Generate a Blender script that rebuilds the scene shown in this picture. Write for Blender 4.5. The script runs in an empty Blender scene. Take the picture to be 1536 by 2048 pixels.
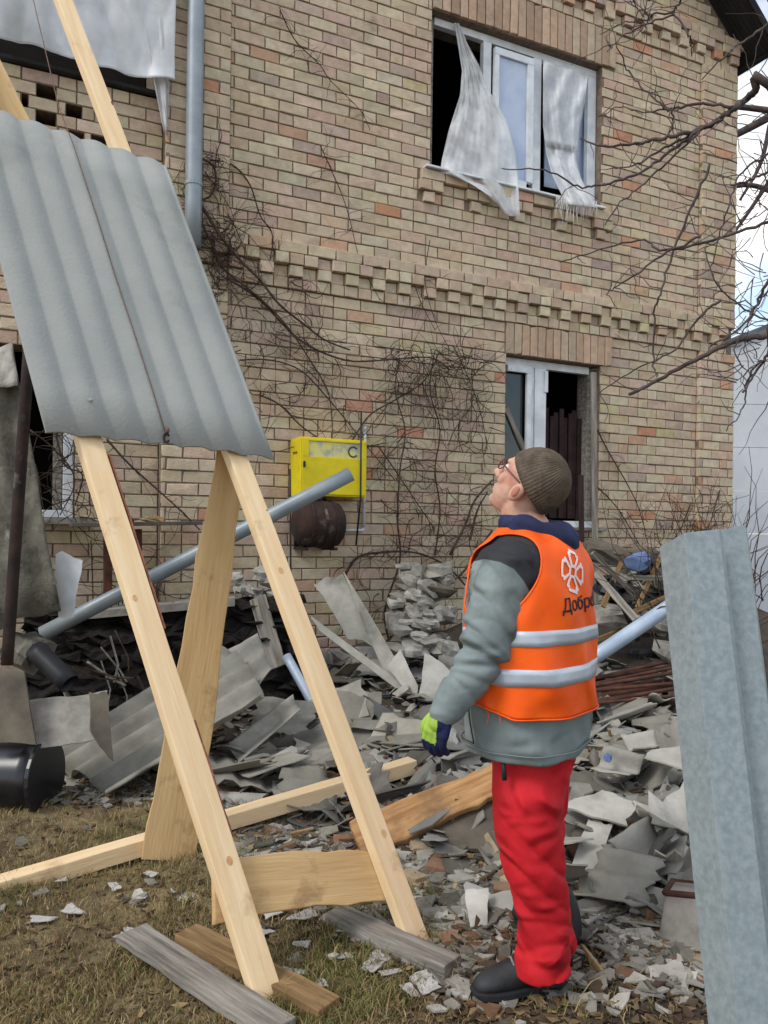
import bpy, bmesh, math, random
import numpy as np
from mathutils import Matrix, Vector
random.seed(7); np.random.seed(7)
R = math.radians
S = bpy.context.scene
COL = S.collection

# ------------------------------------------------------------------ camera
FPX, PX0, PY0, ROLL, CAMH = 1560.0, 768.0, 1069.0, R(0.75), 1.45
cd = bpy.data.cameras.new('camera'); cam = bpy.data.objects.new('camera', cd); COL.objects.link(cam)
cd.sensor_fit = 'VERTICAL'; cd.sensor_height = 24.0; cd.sensor_width = 18.0
cd.lens = FPX / 2048 * 24.0
cd.shift_y = (PY0 - 1024) / 2048.0
cd.clip_start = 0.05; cd.clip_end = 2000
cam.matrix_world = (Matrix.Translation((0, 0, CAMH)) @ Matrix.Rotation(-ROLL, 4, 'Y') @ Matrix.Rotation(R(90), 4, 'X'))
S.camera = cam
S.render.resolution_x, S.render.resolution_y = 768, 1024
# ------------------------------------------------------------------ world
SUN_EL, SUN_AZ = R(47), R(-128)         # azimuth measured from +Y towards +X
w = bpy.data.worlds.new('World'); S.world = w; w.use_nodes = True
nt = w.node_tree; nt.nodes.clear()
N = lambda t: nt.nodes.new(t)
sky = N('ShaderNodeTexSky'); sky.sky_type = 'NISHITA'; sky.sun_disc = False
sky.sun_elevation = SUN_EL; sky.sun_rotation = SUN_AZ; sky.air_density = 1.3; sky.dust_density = 0.6
bg1 = N('ShaderNodeBackground'); bg1.inputs[1].default_value = 0.15
nt.links.new(sky.outputs[0], bg1.inputs[0])
bg2 = N('ShaderNodeBackground'); bg2.inputs[0].default_value = (1, 0.99, 0.98, 1); bg2.inputs[1].default_value = 1.0
tc = N('ShaderNodeTexCoord'); mp = N('ShaderNodeMapping'); mp.inputs['Scale'].default_value = (1, 1, 2.2); mp.inputs['Location'].default_value = (0.3, 0.1, 0.45)
nz = N('ShaderNodeTexNoise'); nz.inputs['Scale'].default_value = 2.3; nz.inputs['Detail'].default_value = 7; nz.inputs['Roughness'].default_value = 0.55
cr = N('ShaderNodeValToRGB'); cr.color_ramp.elements[0].position = 0.40; cr.color_ramp.elements[1].position = 0.60
nt.links.new(tc.outputs['Generated'], mp.inputs[0]); nt.links.new(mp.outputs[0], nz.inputs[0]); nt.links.new(nz.outputs[0], cr.inputs[0])
mx = N('ShaderNodeMixShader'); ow = N('ShaderNodeOutputWorld')
nt.links.new(cr.outputs[0], mx.inputs[0]); nt.links.new(bg1.outputs[0], mx.inputs[1]); nt.links.new(bg2.outputs[0], mx.inputs[2]); nt.links.new(mx.outputs[0], ow.inputs[0])
# ------------------------------------------------------------------ sun
sl = bpy.data.lights.new('sun', 'SUN'); sl.energy = 1.4; sl.angle = R(18); sl.color = (1, 0.96, 0.9)
sun = bpy.data.objects.new('sun', sl); COL.objects.link(sun)
sd = Vector((math.sin(SUN_AZ) * math.cos(SUN_EL), math.cos(SUN_AZ) * math.cos(SUN_EL), math.sin(SUN_EL)))
sun.rotation_euler = sd.to_track_quat('Z', 'Y').to_euler(); sun.location = sd * 30
S.view_settings.view_transform = 'Standard'; S.view_settings.look = 'None'
S.view_settings.exposure = 0.5; S.view_settings.gamma = 1; S.view_settings.use_curve_mapping = False

# ------------------------------------------------------------------ pixel -> direction helpers (photo pixels 1536x2048)
CR_, SR_ = math.cos(ROLL), math.sin(ROLL)
CX = Vector((CR_, 0, SR_)); CU = Vector((-SR_, 0, CR_)); CF = Vector((0, 1, 0)); CC = Vector((0, 0, CAMH))
def ray(x, y): return CF + CX * ((x - PX0) / FPX) + CU * ((PY0 - y) / FPX)
def P(x, y, Z): return CC + ray(x, y) * Z
def proj(wp):
    d = Vector(wp) - CC; z = d.dot(CF)
    return PX0 + FPX * d.dot(CX) / z, PY0 - FPX * d.dot(CU) / z, z
def onplane(x, y, p0, n):
    d = ray(x, y); return CC + d * ((p0 - CC).dot(n) / d.dot(n))
AL = R(64.9)
EW = Vector((math.sin(AL), math.cos(AL), 0)); NW = Vector((math.cos(AL), -math.sin(AL), 0)); W0 = Vector((0, 7.09, 0))
HROT = Matrix.Rotation(math.atan2(EW.y, EW.x), 4, 'Z')
def H(s, z, o=0): return W0 + EW * s + NW * o + Vector((0, 0, z))
def onwall(x, y, o=0): return onplane(x, y, W0 + NW * o, NW)
def wallsz(x, y, o=0):
    q = onwall(x, y, o); return (q - W0).dot(EW), q.z
def wallY(X): return 7.09 + X * EW.y / EW.x
# terrain
FX = [-6, -2.4, -1.1, -0.3, 0.35, 0.8, 1.6, 3, 6]; FY = [4.6, 4.5, 4.3, 3.6, 3.1, 2.9, 2.75, 2.6, 2.6]
HX = [-6, -3, -2, -1, 0, 1, 2, 3, 4, 5]; HV = [.2, .22, .25, .3, .45, .6, .8, .85, .7, .3]
def heapt(X, Y):
    a = np.interp(X, FX, FY); b = wallY(X)
    t = np.clip((Y - a) / max(b - a, .3), 0, 1.25); return float(t)
def hgt(X, Y):
    z = .018 * math.sin(1.9 * X + .6) * math.cos(2.3 * Y) + .012 * math.sin(4.7 * X + 1.3 * Y) + .008 * math.sin(9 * X - 5 * Y)
    t = min(heapt(X, Y), 1); k = t * t * (3 - 2 * t) * .45 + t * .55
    far = max(0, min(1, (7 - abs(X)) / 2)) 
    z += np.interp(X, HX, HV) * k * far * (1 + .05 * math.sin(5 * X + 3 * Y) + .05 * math.sin(7.3 * Y - 4 * X))
    return float(z)
def hit(x, y, up=0.0):
    d = ray(x, y); t = 1.0
    while t < 12:
        q = CC + d * t
        if q.z < hgt(q.x, q.y) + up: return q
        t += .02
    return CC + d * 7

# ------------------------------------------------------------------ object helpers
WM = {}
def srgb(*c):
    if len(c) == 1: c = c[0]
    o = [((v / 255 + .055) / 1.055) ** 2.4 if v / 255 > .04045 else v / 255 / 12.92 for v in c]
    return (o[0], o[1], o[2], 1)
def link(o, parent=None, M=None):
    M = M or Matrix.Identity(4); COL.objects.link(o); WM[o.name] = M
    if parent is not None:
        o.parent = parent; o.matrix_parent_inverse = WM[parent.name].inverted()
    o.matrix_basis = M; return o
def tag(o, label=None, cat=None, group=None, kind=None):
    if label: o['label'] = label
    if cat: o['category'] = cat
    if group: o['group'] = group
    if kind: o['kind'] = kind
    return o
def empty(name, loc, label, cat, group=None):
    o = bpy.data.objects.new(name, None); o.empty_display_size = .1
    link(o, None, Matrix.Translation(Vector(loc))); return tag(o, label, cat, group)
class MB:
    def __init__(s): s.v = []; s.f = []; s.c = []; s.m = []
    def add(s, vs, fs, col=None, mi=0):
        b = len(s.v); s.v += [tuple(v) for v in vs]
        for f in fs: s.f.append([b + i for i in f]); s.c.append(col); s.m.append(mi)
    def box(s, c, hx, hy, hz, M=None, col=None, mi=0):
        vs = [Vector((x * hx, y * hy, z * hz)) for x in (-1, 1) for y in (-1, 1) for z in (-1, 1)]
        if M is not None: vs = [M @ v for v in vs]
        s.add([Vector(c) + v for v in vs], [(0, 1, 3, 2), (4, 6, 7, 5), (0, 4, 5, 1), (2, 3, 7, 6), (0, 2, 6, 4), (1, 5, 7, 3)], col, mi)
    def hexa(s, q, col=None, mi=0):   # 8 points: 4 bottom ring, 4 top ring
        s.add(q, [(3, 2, 1, 0), (4, 5, 6, 7), (0, 1, 5, 4), (1, 2, 6, 5), (2, 3, 7, 6), (3, 0, 4, 7)], col, mi)
    def tube(s, pts, r0, r1=None, n=6, col=None, mi=0, caps=True, rs=None):
        pts = [Vector(p) for p in pts]; k = len(pts); r1 = r0 if r1 is None else r1
        b = len(s.v); u = None
        for i, p in enumerate(pts):
            t = (pts[min(i + 1, k - 1)] - pts[max(i - 1, 0)])
            if t.length < 1e-9: t = Vector((0, 0, 1))
            t.normalize()
            if u is None:
                u = t.cross(Vector((.3, .2, .93)));
                if u.length < .1: u = t.cross(Vector((1, 0, 0)))
            u = (u - t * u.dot(t)).normalized(); v = t.cross(u)
            r = rs[i] if rs else r0 + (r1 - r0) * i / max(k - 1, 1)
            for j in range(n):
                a = 2 * math.pi * j / n; s.v.append(tuple(p + u * (r * math.cos(a)) + v * (r * math.sin(a))))
        for i in range(k - 1):
            for j in range(n):
                s.f.append([b + i * n + j, b + i * n + (j + 1) % n, b + (i + 1) * n + (j + 1) % n, b + (i + 1) * n + j]); s.c.append(col); s.m.append(mi)
        if caps:
            s.f.append([b + j for j in range(n)][::-1]); s.c.append(col); s.m.append(mi)
            s.f.append([b + (k - 1) * n + j for j in range(n)]); s.c.append(col); s.m.append(mi)
    def grid(s, fn, nu, nv, col=None, mi=0, closeu=False, colfn=None):
        b = len(s.v)
        for i in range(nu + (0 if closeu else 1)):
            for j in range(nv + 1): s.v.append(tuple(fn(i / nu, j / nv)))
        mu = nu if closeu else nu + 1
        for i in range(nu):
            for j in range(nv):
                a, c_ = i, (i + 1) % mu
                s.f.append([b + a * (nv + 1) + j, b + c_ * (nv + 1) + j, b + c_ * (nv + 1) + j + 1, b + a * (nv + 1) + j + 1]); s.c.append(col); s.m.append(mi)
    def mesh(s, name):
        me = bpy.data.meshes.new(name); me.from_pydata(s.v, [], s.f)
        if any(c is not None for c in s.c):
            a = me.color_attributes.new('Col', 'FLOAT_COLOR', 'CORNER'); k = 0
            arr = np.zeros((len(me.loops), 4), np.float32)
            for f, c in zip(s.f, s.c):
                arr[k:k + len(f)] = c if c is not None else (1, 1, 1, 1); k += len(f)
            a.data.foreach_set('color', arr.ravel())
        if any(s.m): me.polygons.foreach_set('material_index', s.m)
        me.update(); return me
    def build(s, name, mats, parent=None, M=None, smooth=False, solid=0, bevel=0, local=False):
        me = s.mesh(name)
        if M is not None and not local: me.transform(M.inverted())
        for m in (mats if isinstance(mats, (list, tuple)) else [mats]): me.materials.append(m)
        if smooth: me.polygons.foreach_set('use_smooth', [True] * len(me.polygons))
        o = bpy.data.objects.new(name, me); link(o, parent, M)
        if solid:
            q = o.modifiers.new('solid', 'SOLIDIFY'); q.thickness = solid; q.offset = 0
        if bevel:
            q = o.modifiers.new('bevel', 'BEVEL'); q.width = bevel; q.segments = 2; q.limit_method = 'ANGLE'; q.angle_limit = R(40)
        return o
def recalc(o):
    bm = bmesh.new(); bm.from_mesh(o.data); bmesh.ops.recalc_face_normals(bm, faces=bm.faces); bm.to_mesh(o.data); bm.free(); return o
def T(v): return Matrix.Translation(Vector(v))

# ------------------------------------------------------------------ materials
MATS = {}
def mat(name, c1, c2=None, rough=.8, scale=8, detail=5, bump=.15, bscale=None, metal=0, stretch=(1, 1, 1), coord='Object', spec=.3,
        lo=.35, hi=.65, c3=None, c3scale=1.5, c3lo=.55, c3hi=.7, attr=None, trans=0, alpha=1, sss=0, objcol=False, bdist=.01, fold=None, c3iso=False, avar=None):
    m = bpy.data.materials.new(name); m.use_nodes = True; n = m.node_tree; n.nodes.clear(); L = n.links.new
    out = n.nodes.new('ShaderNodeOutputMaterial'); p = n.nodes.new('ShaderNodeBsdfPrincipled'); L(p.outputs[0], out.inputs[0])
    p.inputs['Roughness'].default_value = rough; p.inputs['Metallic'].default_value = metal; p.inputs['Specular IOR Level'].default_value = spec
    if coord == 'World':
        g = n.nodes.new('ShaderNodeNewGeometry'); src = g.outputs['Position']
    else:
        t = n.nodes.new('ShaderNodeTexCoord'); src = t.outputs['Object']
    mpn = n.nodes.new('ShaderNodeMapping'); mpn.inputs['Scale'].default_value = stretch; L(src, mpn.inputs[0])
    if coord != 'World':
        oi = n.nodes.new('ShaderNodeObjectInfo'); ad = n.nodes.new('ShaderNodeMath'); ad.operation = 'MULTIPLY'; ad.inputs[1].default_value = 37
        L(oi.outputs['Random'], ad.inputs[0]); cb = n.nodes.new('ShaderNodeCombineXYZ'); L(ad.outputs[0], cb.inputs[0]); L(ad.outputs[0], cb.inputs[1]); L(cb.outputs[0], mpn.inputs['Location'])
    no = n.nodes.new('ShaderNodeTexNoise'); no.inputs['Scale'].default_value = scale; no.inputs['Detail'].default_value = detail; no.inputs['Roughness'].default_value = .6; L(mpn.outputs[0], no.inputs[0])
    rp = n.nodes.new('ShaderNodeMapRange'); rp.inputs['From Min'].default_value = lo; rp.inputs['From Max'].default_value = hi; L(no.outputs[0], rp.inputs[0])
    mix = n.nodes.new('ShaderNodeMix'); mix.data_type = 'RGBA'; L(rp.outputs[0], mix.inputs['Factor'])
    def setc(sock, c):
        sock.default_value = c
    setc(mix.inputs[6], c1); setc(mix.inputs[7], c2 or c1); col = mix.outputs[2]
    if attr or objcol:
        if objcol:
            o2 = n.nodes.new('ShaderNodeObjectInfo'); ac = o2.outputs['Color']
        else:
            at = n.nodes.new('ShaderNodeAttribute'); at.attribute_name = attr; ac = at.outputs['Color']
        mm = n.nodes.new('ShaderNodeMix'); mm.data_type = 'RGBA'; mm.blend_type = 'MULTIPLY'; mm.inputs['Factor'].default_value = 1
        L(ac, mm.inputs[6]); L(col, mm.inputs[7]); col = mm.outputs[2]
    if c3:
        n3 = n.nodes.new('ShaderNodeTexNoise'); n3.inputs['Scale'].default_value = c3scale; n3.inputs['Detail'].default_value = 6; n3.inputs['Roughness'].default_value = .65; L(src if c3iso else mpn.outputs[0], n3.inputs[0])
        r3 = n.nodes.new('ShaderNodeMapRange'); r3.inputs['From Min'].default_value = c3lo; r3.inputs['From Max'].default_value = c3hi; L(n3.outputs[0], r3.inputs[0])
        m3 = n.nodes.new('ShaderNodeMix'); m3.data_type = 'RGBA'; L(r3.outputs[0], m3.inputs['Factor']); L(col, m3.inputs[6]); m3.inputs[7].default_value = c3; col = m3.outputs[2]
    L(col, p.inputs['Base Color'])
    if bump:
        nb = n.nodes.new('ShaderNodeTexNoise'); nb.inputs['Scale'].default_value = bscale or scale * 4; nb.inputs['Detail'].default_value = 6; L(mpn.outputs[0], nb.inputs[0])
        bp = n.nodes.new('ShaderNodeBump'); bp.inputs['Strength'].default_value = bump; bp.inputs['Distance'].default_value = bdist; L(nb.outputs[0], bp.inputs['Height']); L(bp.outputs[0], p.inputs['Normal'])
    if fold:
        fs_, fst, fdist, fstr = fold; fm = n.nodes.new('ShaderNodeMapping'); fm.inputs['Scale'].default_value = fstr; L(src, fm.inputs[0])
        fn = n.nodes.new('ShaderNodeTexNoise'); fn.noise_type = 'RIDGED_MULTIFRACTAL'; fn.inputs['Scale'].default_value = fs_; fn.inputs['Detail'].default_value = 2.5; fn.inputs['Distortion'].default_value = .5; L(fm.outputs[0], fn.inputs[0])
        b2 = n.nodes.new('ShaderNodeBump'); b2.inputs['Strength'].default_value = fst; b2.inputs['Distance'].default_value = fdist; L(fn.outputs[0], b2.inputs['Height'])
        if bump: L(bp.outputs[0], b2.inputs['Normal'])
        L(b2.outputs[0], p.inputs['Normal'])
    if sss:
        p.inputs['Subsurface Weight'].default_value = sss; p.inputs['Subsurface Radius'].default_value = (.01, .004, .002)
    if trans:
        tb = n.nodes.new('ShaderNodeBsdfTranslucent'); L(col, tb.inputs[0]); ms = n.nodes.new('ShaderNodeMixShader'); ms.inputs[0].default_value = trans
        L(p.outputs[0], ms.inputs[1]); L(tb.outputs[0], ms.inputs[2]); last = ms.outputs[0]
        if alpha < 1:
            tr = n.nodes.new('ShaderNodeBsdfTransparent'); m2 = n.nodes.new('ShaderNodeMixShader'); m2.inputs[0].default_value = alpha
            if avar:
                na = n.nodes.new('ShaderNodeTexNoise'); na.inputs['Scale'].default_value = avar; na.inputs['Detail'].default_value = 4; L(src, na.inputs[0])
                ra = n.nodes.new('ShaderNodeMapRange'); ra.inputs['From Min'].default_value = .35; ra.inputs['From Max'].default_value = .62; ra.inputs['To Min'].default_value = alpha - .28; ra.inputs['To Max'].default_value = min(1, alpha + .1); L(na.outputs[0], ra.inputs[0]); L(ra.outputs[0], m2.inputs[0])
            L(tr.outputs[0], m2.inputs[1]); L(last, m2.inputs[2]); last = m2.outputs[0]
        L(last, out.inputs[0])
    MATS[name] = m; return m
g255 = lambda v: srgb(v, v, v)
M_BRICK = mat('brick_face', (1.02, 1.0, .98, 1), (.82, .79, .76, 1), rough=.9, scale=14, bump=.5, bscale=70, coord='World', attr='Col', c3=srgb(96, 82, 68), c3scale=2.2, c3lo=.60, c3hi=.86)
M_BRICKO = mat('brick_face_single', (1.02, 1.0, .98, 1), (.82, .79, .76, 1), rough=.9, scale=14, bump=.5, bscale=70, coord='World', objcol=True, c3=srgb(96, 82, 68), c3scale=2.2, c3lo=.60, c3hi=.86)
M_MORTAR = mat('mortar', srgb(134, 119, 104), srgb(106, 93, 81), rough=.95, scale=20, bump=.5, coord='World')
M_INT = mat('dark_interior', srgb(46, 42, 40), srgb(30, 28, 27), rough=.95, scale=3, coord='World')  # near-black walls: the unlit rooms' shade put into the colour
M_PVC = mat('white_pvc', srgb(226, 230, 234), srgb(198, 202, 206), rough=.4, scale=5, bump=.03, c3=srgb(150, 146, 138), c3lo=.6, c3hi=.85)
M_SOLDIER = M_BRICK
M_GREYWOOD = mat('weathered_wood', srgb(150, 144, 134), srgb(98, 92, 84), rough=.9, scale=3, stretch=(1, 12, 12), bump=.5, bscale=9)
M_BROWNWOOD = mat('brown_wood', srgb(150, 122, 84), srgb(112, 88, 58), rough=.85, scale=3, stretch=(1, 12, 12), bump=.35, bscale=8)
M_PINE = mat('fresh_pine', srgb(232, 208, 170), srgb(212, 178, 132), rough=.65, scale=2.2, stretch=(1, 14, 14), bump=.18, bscale=7, c3=srgb(150, 112, 78), c3scale=5, c3lo=.6, c3hi=.85, lo=.25, hi=.8, c3iso=True)
M_PINED = mat('damp_pine', srgb(206, 176, 128), srgb(178, 142, 94), rough=.75, scale=2.2, stretch=(1, 12, 12), bump=.3, bscale=7, c3=srgb(112, 84, 56), c3scale=4.5, c3lo=.56, c3hi=.78, lo=.25, hi=.8, c3iso=True)
M_LOG = mat('debarked_log', srgb(190, 148, 100), srgb(150, 106, 66), rough=.75, scale=3.5, stretch=(1, 8, 8), bump=.6, bscale=6, c3=srgb(104, 82, 60), c3scale=4, c3lo=.5, c3hi=.75, c3iso=True)
M_SLATE = mat('slate_sheet', srgb(154, 156, 152), srgb(142, 145, 142), rough=.9, scale=3, bump=.2, bscale=70, c3=srgb(124, 127, 122), c3scale=2.2, c3lo=.58, c3hi=.8, lo=.3, hi=.7, spec=.2)
M_SHARD = mat('slate_shard', (1, 1, 1, 1), (.72, .72, .70, 1), rough=.9, scale=7, bump=.35, bscale=40, objcol=True, c3=srgb(92, 90, 82), c3scale=3, c3lo=.56, c3hi=.8)
M_CHIP = mat('slate_chip', (1, 1, 1, 1), (.7, .7, .68, 1), rough=.9, scale=12, bump=.3, coord='World', attr='Col')
M_GALV = mat('galvanised_steel', srgb(140, 150, 151), srgb(120, 131, 135), rough=.55, metal=.12, scale=55, detail=3, bump=.05, spec=.5, lo=.35, hi=.65, c3=srgb(142, 152, 156), c3scale=6, c3lo=.5, c3hi=.9)
M_PIPE = mat('grey_blue_pipe', srgb(150, 158, 164), srgb(130, 140, 147), rough=.45, metal=.25, scale=4, bump=.05, c3=srgb(104, 108, 108), c3scale=2.5, c3lo=.58, c3hi=.8)
M_LBLUE = mat('pale_blue_metal', srgb(176, 190, 204), srgb(150, 166, 184), rough=.45, metal=.2, scale=5, bump=.05)
M_YEL = mat('yellow_paint', srgb(224, 206, 28), srgb(204, 184, 20), rough=.5, scale=4, bump=.04, c3=srgb(150, 128, 40), c3scale=2.4, c3lo=.62, c3hi=.8)
M_RUST = mat('rust', srgb(96, 60, 44), srgb(58, 40, 34), rough=.9, scale=9, bump=.4)
M_DKRUST = mat('dark_rust', srgb(62, 43, 36), srgb(34, 28, 27), rough=.85, scale=6, bump=.4, c3=srgb(108, 100, 96), c3lo=.58, c3hi=.7, c3scale=4)
M_BLACKM = mat('black_metal', srgb(40, 42, 48), srgb(24, 25, 28), rough=.5, scale=5, bump=.1, c3=srgb(84, 88, 100), c3lo=.6, c3hi=.8)
M_ROOF = mat('roof_boards', srgb(44, 43, 44), srgb(30, 29, 30), rough=.8, scale=4, bump=.2)
M_BLUEMET = mat('blue_grey_metal', srgb(108, 112, 120), srgb(84, 88, 96), rough=.45, metal=.4, scale=4, bump=.05)
M_SHED = mat('white_cladding', srgb(214, 218, 224), srgb(200, 204, 210), rough=.6, scale=1.5, bump=.05, coord='World')
M_FILM = mat('clear_film', srgb(246, 246, 246), srgb(226, 228, 230), rough=.35, scale=4, bump=.3, bscale=14, trans=.3, alpha=.72, spec=.6, fold=(8, .4, .02, (1, 1, .4)), avar=5)
M_FILMG = mat('grey_film', srgb(236, 238, 241), srgb(204, 208, 213), rough=.3, scale=3, bump=.3, bscale=9, trans=.15, alpha=.80, spec=.7, stretch=(1, 1, .6), fold=(4, .5, .05, (1, 1, .5)), avar=2.5)
M_FILMB = mat('blue_film', srgb(196, 208, 230), srgb(170, 188, 220), rough=.3, scale=3, bump=.2, bscale=10, trans=.1, alpha=.96, spec=.5)
M_GLASS = mat('dark_glass', srgb(38, 42, 46), srgb(24, 27, 31), rough=.12, scale=3, bump=0, spec=.8)  # opaque pane coloured near-black
M_VINE = mat('vine_bark', srgb(82, 66, 56), srgb(54, 43, 38), rough=.95, scale=20, bump=.3, coord='World')
M_BARK = mat('branch_bark', srgb(92, 80, 76), srgb(62, 54, 54), rough=.9, scale=14, bump=.4, coord='World')
M_STUMP = mat('old_bark', srgb(112, 108, 98), srgb(66, 62, 56), rough=.95, scale=9, bump=.9, bscale=22, stretch=(1, 1, .35), bdist=.03, c3=srgb(140, 138, 128), c3scale=5)
M_CONC = mat('concrete', srgb(150, 146, 138), srgb(116, 112, 104), rough=.95, scale=9, bump=.4)
M_PLASTER = mat('plaster_lump', srgb(172, 169, 162), srgb(128, 124, 116), rough=.95, scale=9, bump=.7)
M_DKPANEL = mat('dark_panel', srgb(104, 96, 84), srgb(74, 68, 60), rough=.9, scale=5, bump=.3)
M_ROPE = mat('brown_rope', srgb(128, 104, 92), srgb(96, 76, 68), rough=.95, scale=90, bump=.4)
M_CURTAIN = mat('maroon_curtain', srgb(62, 44, 43), srgb(42, 31, 30), rough=.95, scale=6, bump=.3)
# ================================================================== SETTING: ground
def build_ground():
    xs = np.concatenate([np.linspace(-80, -6, 12)[:-1], np.arange(-6, 7, .07), np.linspace(7, 80, 12)])
    ys = np.concatenate([np.linspace(-20, .6, 8)[:-1], np.arange(.6, 11, .07), np.linspace(11, 150, 16)])
    nx, ny = len(xs), len(ys)
    v = []; col = []
    for x in xs:
        for y in ys:
            inn = (-6.5 < x < 7.5 and .3 < y < 11.5)
            z = hgt(x, y) if inn else (0.0 if y < 6 or abs(x) > 7.5 else hgt(max(-6.9, min(6.9, x)), y) * 0)
            t = heapt(x, y) if inn else 0
            v.append((x, y, z)); k = max(0, min(1, t * 6 + .35 * math.sin(3 * x + 2 * y) * (1 if x > -1 else .3)))
            if x > .1: k = max(k, min(1, (x - .1) * 1.6))
            col.append((k, k, k, 1))
    f = [(i * ny + j, (i + 1) * ny + j, (i + 1) * ny + j + 1, i * ny + j + 1) for i in range(nx - 1) for j in range(ny - 1)]
    me = bpy.data.meshes.new('ground'); me.from_pydata(v, [], f)
    a = me.color_attributes.new('Heap', 'FLOAT_COLOR', 'POINT'); a.data.foreach_set('color', np.array(col, np.float32).ravel())
    me.polygons.foreach_set('use_smooth', [True] * len(f))
    m = mat('soil', srgb(138, 122, 90), srgb(92, 77, 57), rough=1, scale=6, detail=8, bump=.8, bscale=30, coord='World', c3=srgb(74, 62, 48), c3scale=2.4, c3lo=.5, c3hi=.68, bdist=.03)
    n = m.node_tree; L = n.links.new; p = [q for q in n.nodes if q.type == 'BSDF_PRINCIPLED'][0]
    old = p.inputs['Base Color'].links[0].from_socket
    at = n.nodes.new('ShaderNodeAttribute'); at.attribute_name = 'Heap'
    no = n.nodes.new('ShaderNodeTexNoise'); no.inputs['Scale'].default_value = 7; no.inputs['Detail'].default_value = 8
    gq = n.nodes.new('ShaderNodeNewGeometry'); L(gq.outputs['Position'], no.inputs[0])
    mixd = n.nodes.new('ShaderNodeMix'); mixd.data_type = 'RGBA'; L(no.outputs[0], mixd.inputs['Factor']); mixd.inputs[6].default_value = srgb(38, 33, 28); mixd.inputs[7].default_value = srgb(84, 76, 66)  # debris soil, darkened further: shade of the rubble gaps put into the colour
    mm = n.nodes.new('ShaderNodeMix'); mm.data_type = 'RGBA'; L(at.outputs['Color'], mm.inputs['Factor']); L(old, mm.inputs[6]); L(mixd.outputs[2], mm.inputs[7]); L(mm.outputs[2], p.inputs['Base Color'])
    me.materials.append(m); o = bpy.data.objects.new('ground', me); link(o); tag(o, kind='structure')
build_ground()

# ================================================================== HOUSE
house = empty('brick_house', H(1.2, 0, 0), 'two-storey pale yellow brick house with blown-out windows', 'house')
BL, BH, BJ = .26, .10, .0052          # pitch, course, half joint
Z0 = 3.545 - 35 * BH                 # course zero
BRICKS = []                          # (s0,s1,z0,z1,offset)
def brick_col():
    r = random.random(); g_ = random.uniform(-12, 8); j = lambda c: tuple(max(0, min(255, v + g_ + random.uniform(-3, 3))) for v in c)
    if r < .50: c = (199, 184, 160)
    elif r < .72: c = (195, 175, 152)
    elif r < .84: c = (197, 174, 156)
    elif r < .89: c = (182, 163, 149)
    elif r < .94: c = (193, 180, 158)
    elif r < .955: c = (197, 184, 148)
    elif r < .988: c = (197, 164, 138)
    else: c = (196, 148, 121)
    return srgb(j(c))
def lay(sa, sb, za, zb, o, holes=(), shift=0, missing=()):
    k = 0
    k0 = round((za - Z0) / BH)
    while Z0 + (k0 + k) * BH < zb - .03:
        z = Z0 + (k0 + k) * BH; kk = k0 + k; k += 1
        iv = [(sa, sb)]
        for (h0, h1, g0, g1) in holes:
            if g0 < z + .05 < g1:
                nv = []
                for a, b in iv:
                    if h1 <= a or h0 >= b: nv.append((a, b))
                    else:
                        if h0 > a: nv.append((a, h0))
                        if h1 < b: nv.append((h1, b))
                iv = nv
        off = shift + (BL / 2 if kk % 2 else 0)
        for a, b in iv:
            j = math.floor((a - off) / BL)
            while off + j * BL < b:
                p0 = max(a, off + j * BL); p1 = min(b, off + (j + 1) * BL); j += 1
                if p1 - p0 < .03: continue
                if random.random() < .07 and p1 - p0 > .2:
                    BRICKS.append((p0, (p0 + p1) / 2, z, z + BH, o)); BRICKS.append(((p0 + p1) / 2, p1, z, z + BH, o))
                else: BRICKS.append((p0, p1, z, min(z + BH, zb), o))
W1 = (.43, 2.445, 4.845, 6.36); W2 = (1.30, 2.465, 1.545, 3.235); W3 = (-3.95, -2.62, 1.545, 2.845)
SL, SR = -1.985, 4.375
PIL = .045
def gable_z(s): return 7.08 + (4.375 - s) * .92 if s > 1.2 else 7.08 + (s + 1.985) * .92
beltz = (3.545, 3.945); corz = (6.745, 7.145)
H1 = [W1, W2, (1.285, 2.605, 3.225, 3.545), (.43, 2.61, 6.345, 6.745)]
lay(SL + .52, SR - .54, .045, 3.545, 0, H1)
lay(SL + .52, SR - .54, 3.945, 6.745, 0, H1 + [(.30, 2.58, 4.545, 4.845)])
lay(SL, SL + .52, .045, 3.545, PIL); lay(SL, SL + .52, 3.945, 6.745, PIL)
lay(SR - .54, SR, .045, 3.545, PIL); lay(SR - .54, SR, 3.945, 6.745, PIL)
zz = 7.145
while zz < 10:
    hw = 3.18 - (zz + .1 - 7.08) / .92
    if hw > .2: lay(1.2 - hw, 1.2 + hw, zz, zz + .1, .0)
    zz += .1
def corbel(sa, sb, z, o0=0):
    n = int((sb - sa) / .13)
    for i in range(n):
        a = sa + i * .13; BRICKS.append((a, min(a + .13, sb), z, z + .1, o0 + .022))             # header course
        if i % 2 == 0: BRICKS.append((a, min(a + .13, sb), z + .1, z + .2, o0 + .05))           # dentils
        else: BRICKS.append((a, min(a + .13, sb), z + .1, z + .2, o0 + .0))
        if i % 4 in (0, 1): BRICKS.append((a, min(a + .13, sb), z + .2, z + .3, o0 + .06))
        else: BRICKS.append((a, min(a + .13, sb), z + .2, z + .3, o0 + (.06 if i % 4 == 3 else .03)))
    lay(sa, sb, z + .3, z + .4, o0 + .05)
corbel(SL, SR, 3.545); corbel(SL, SR + .1, 6.745)
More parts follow.
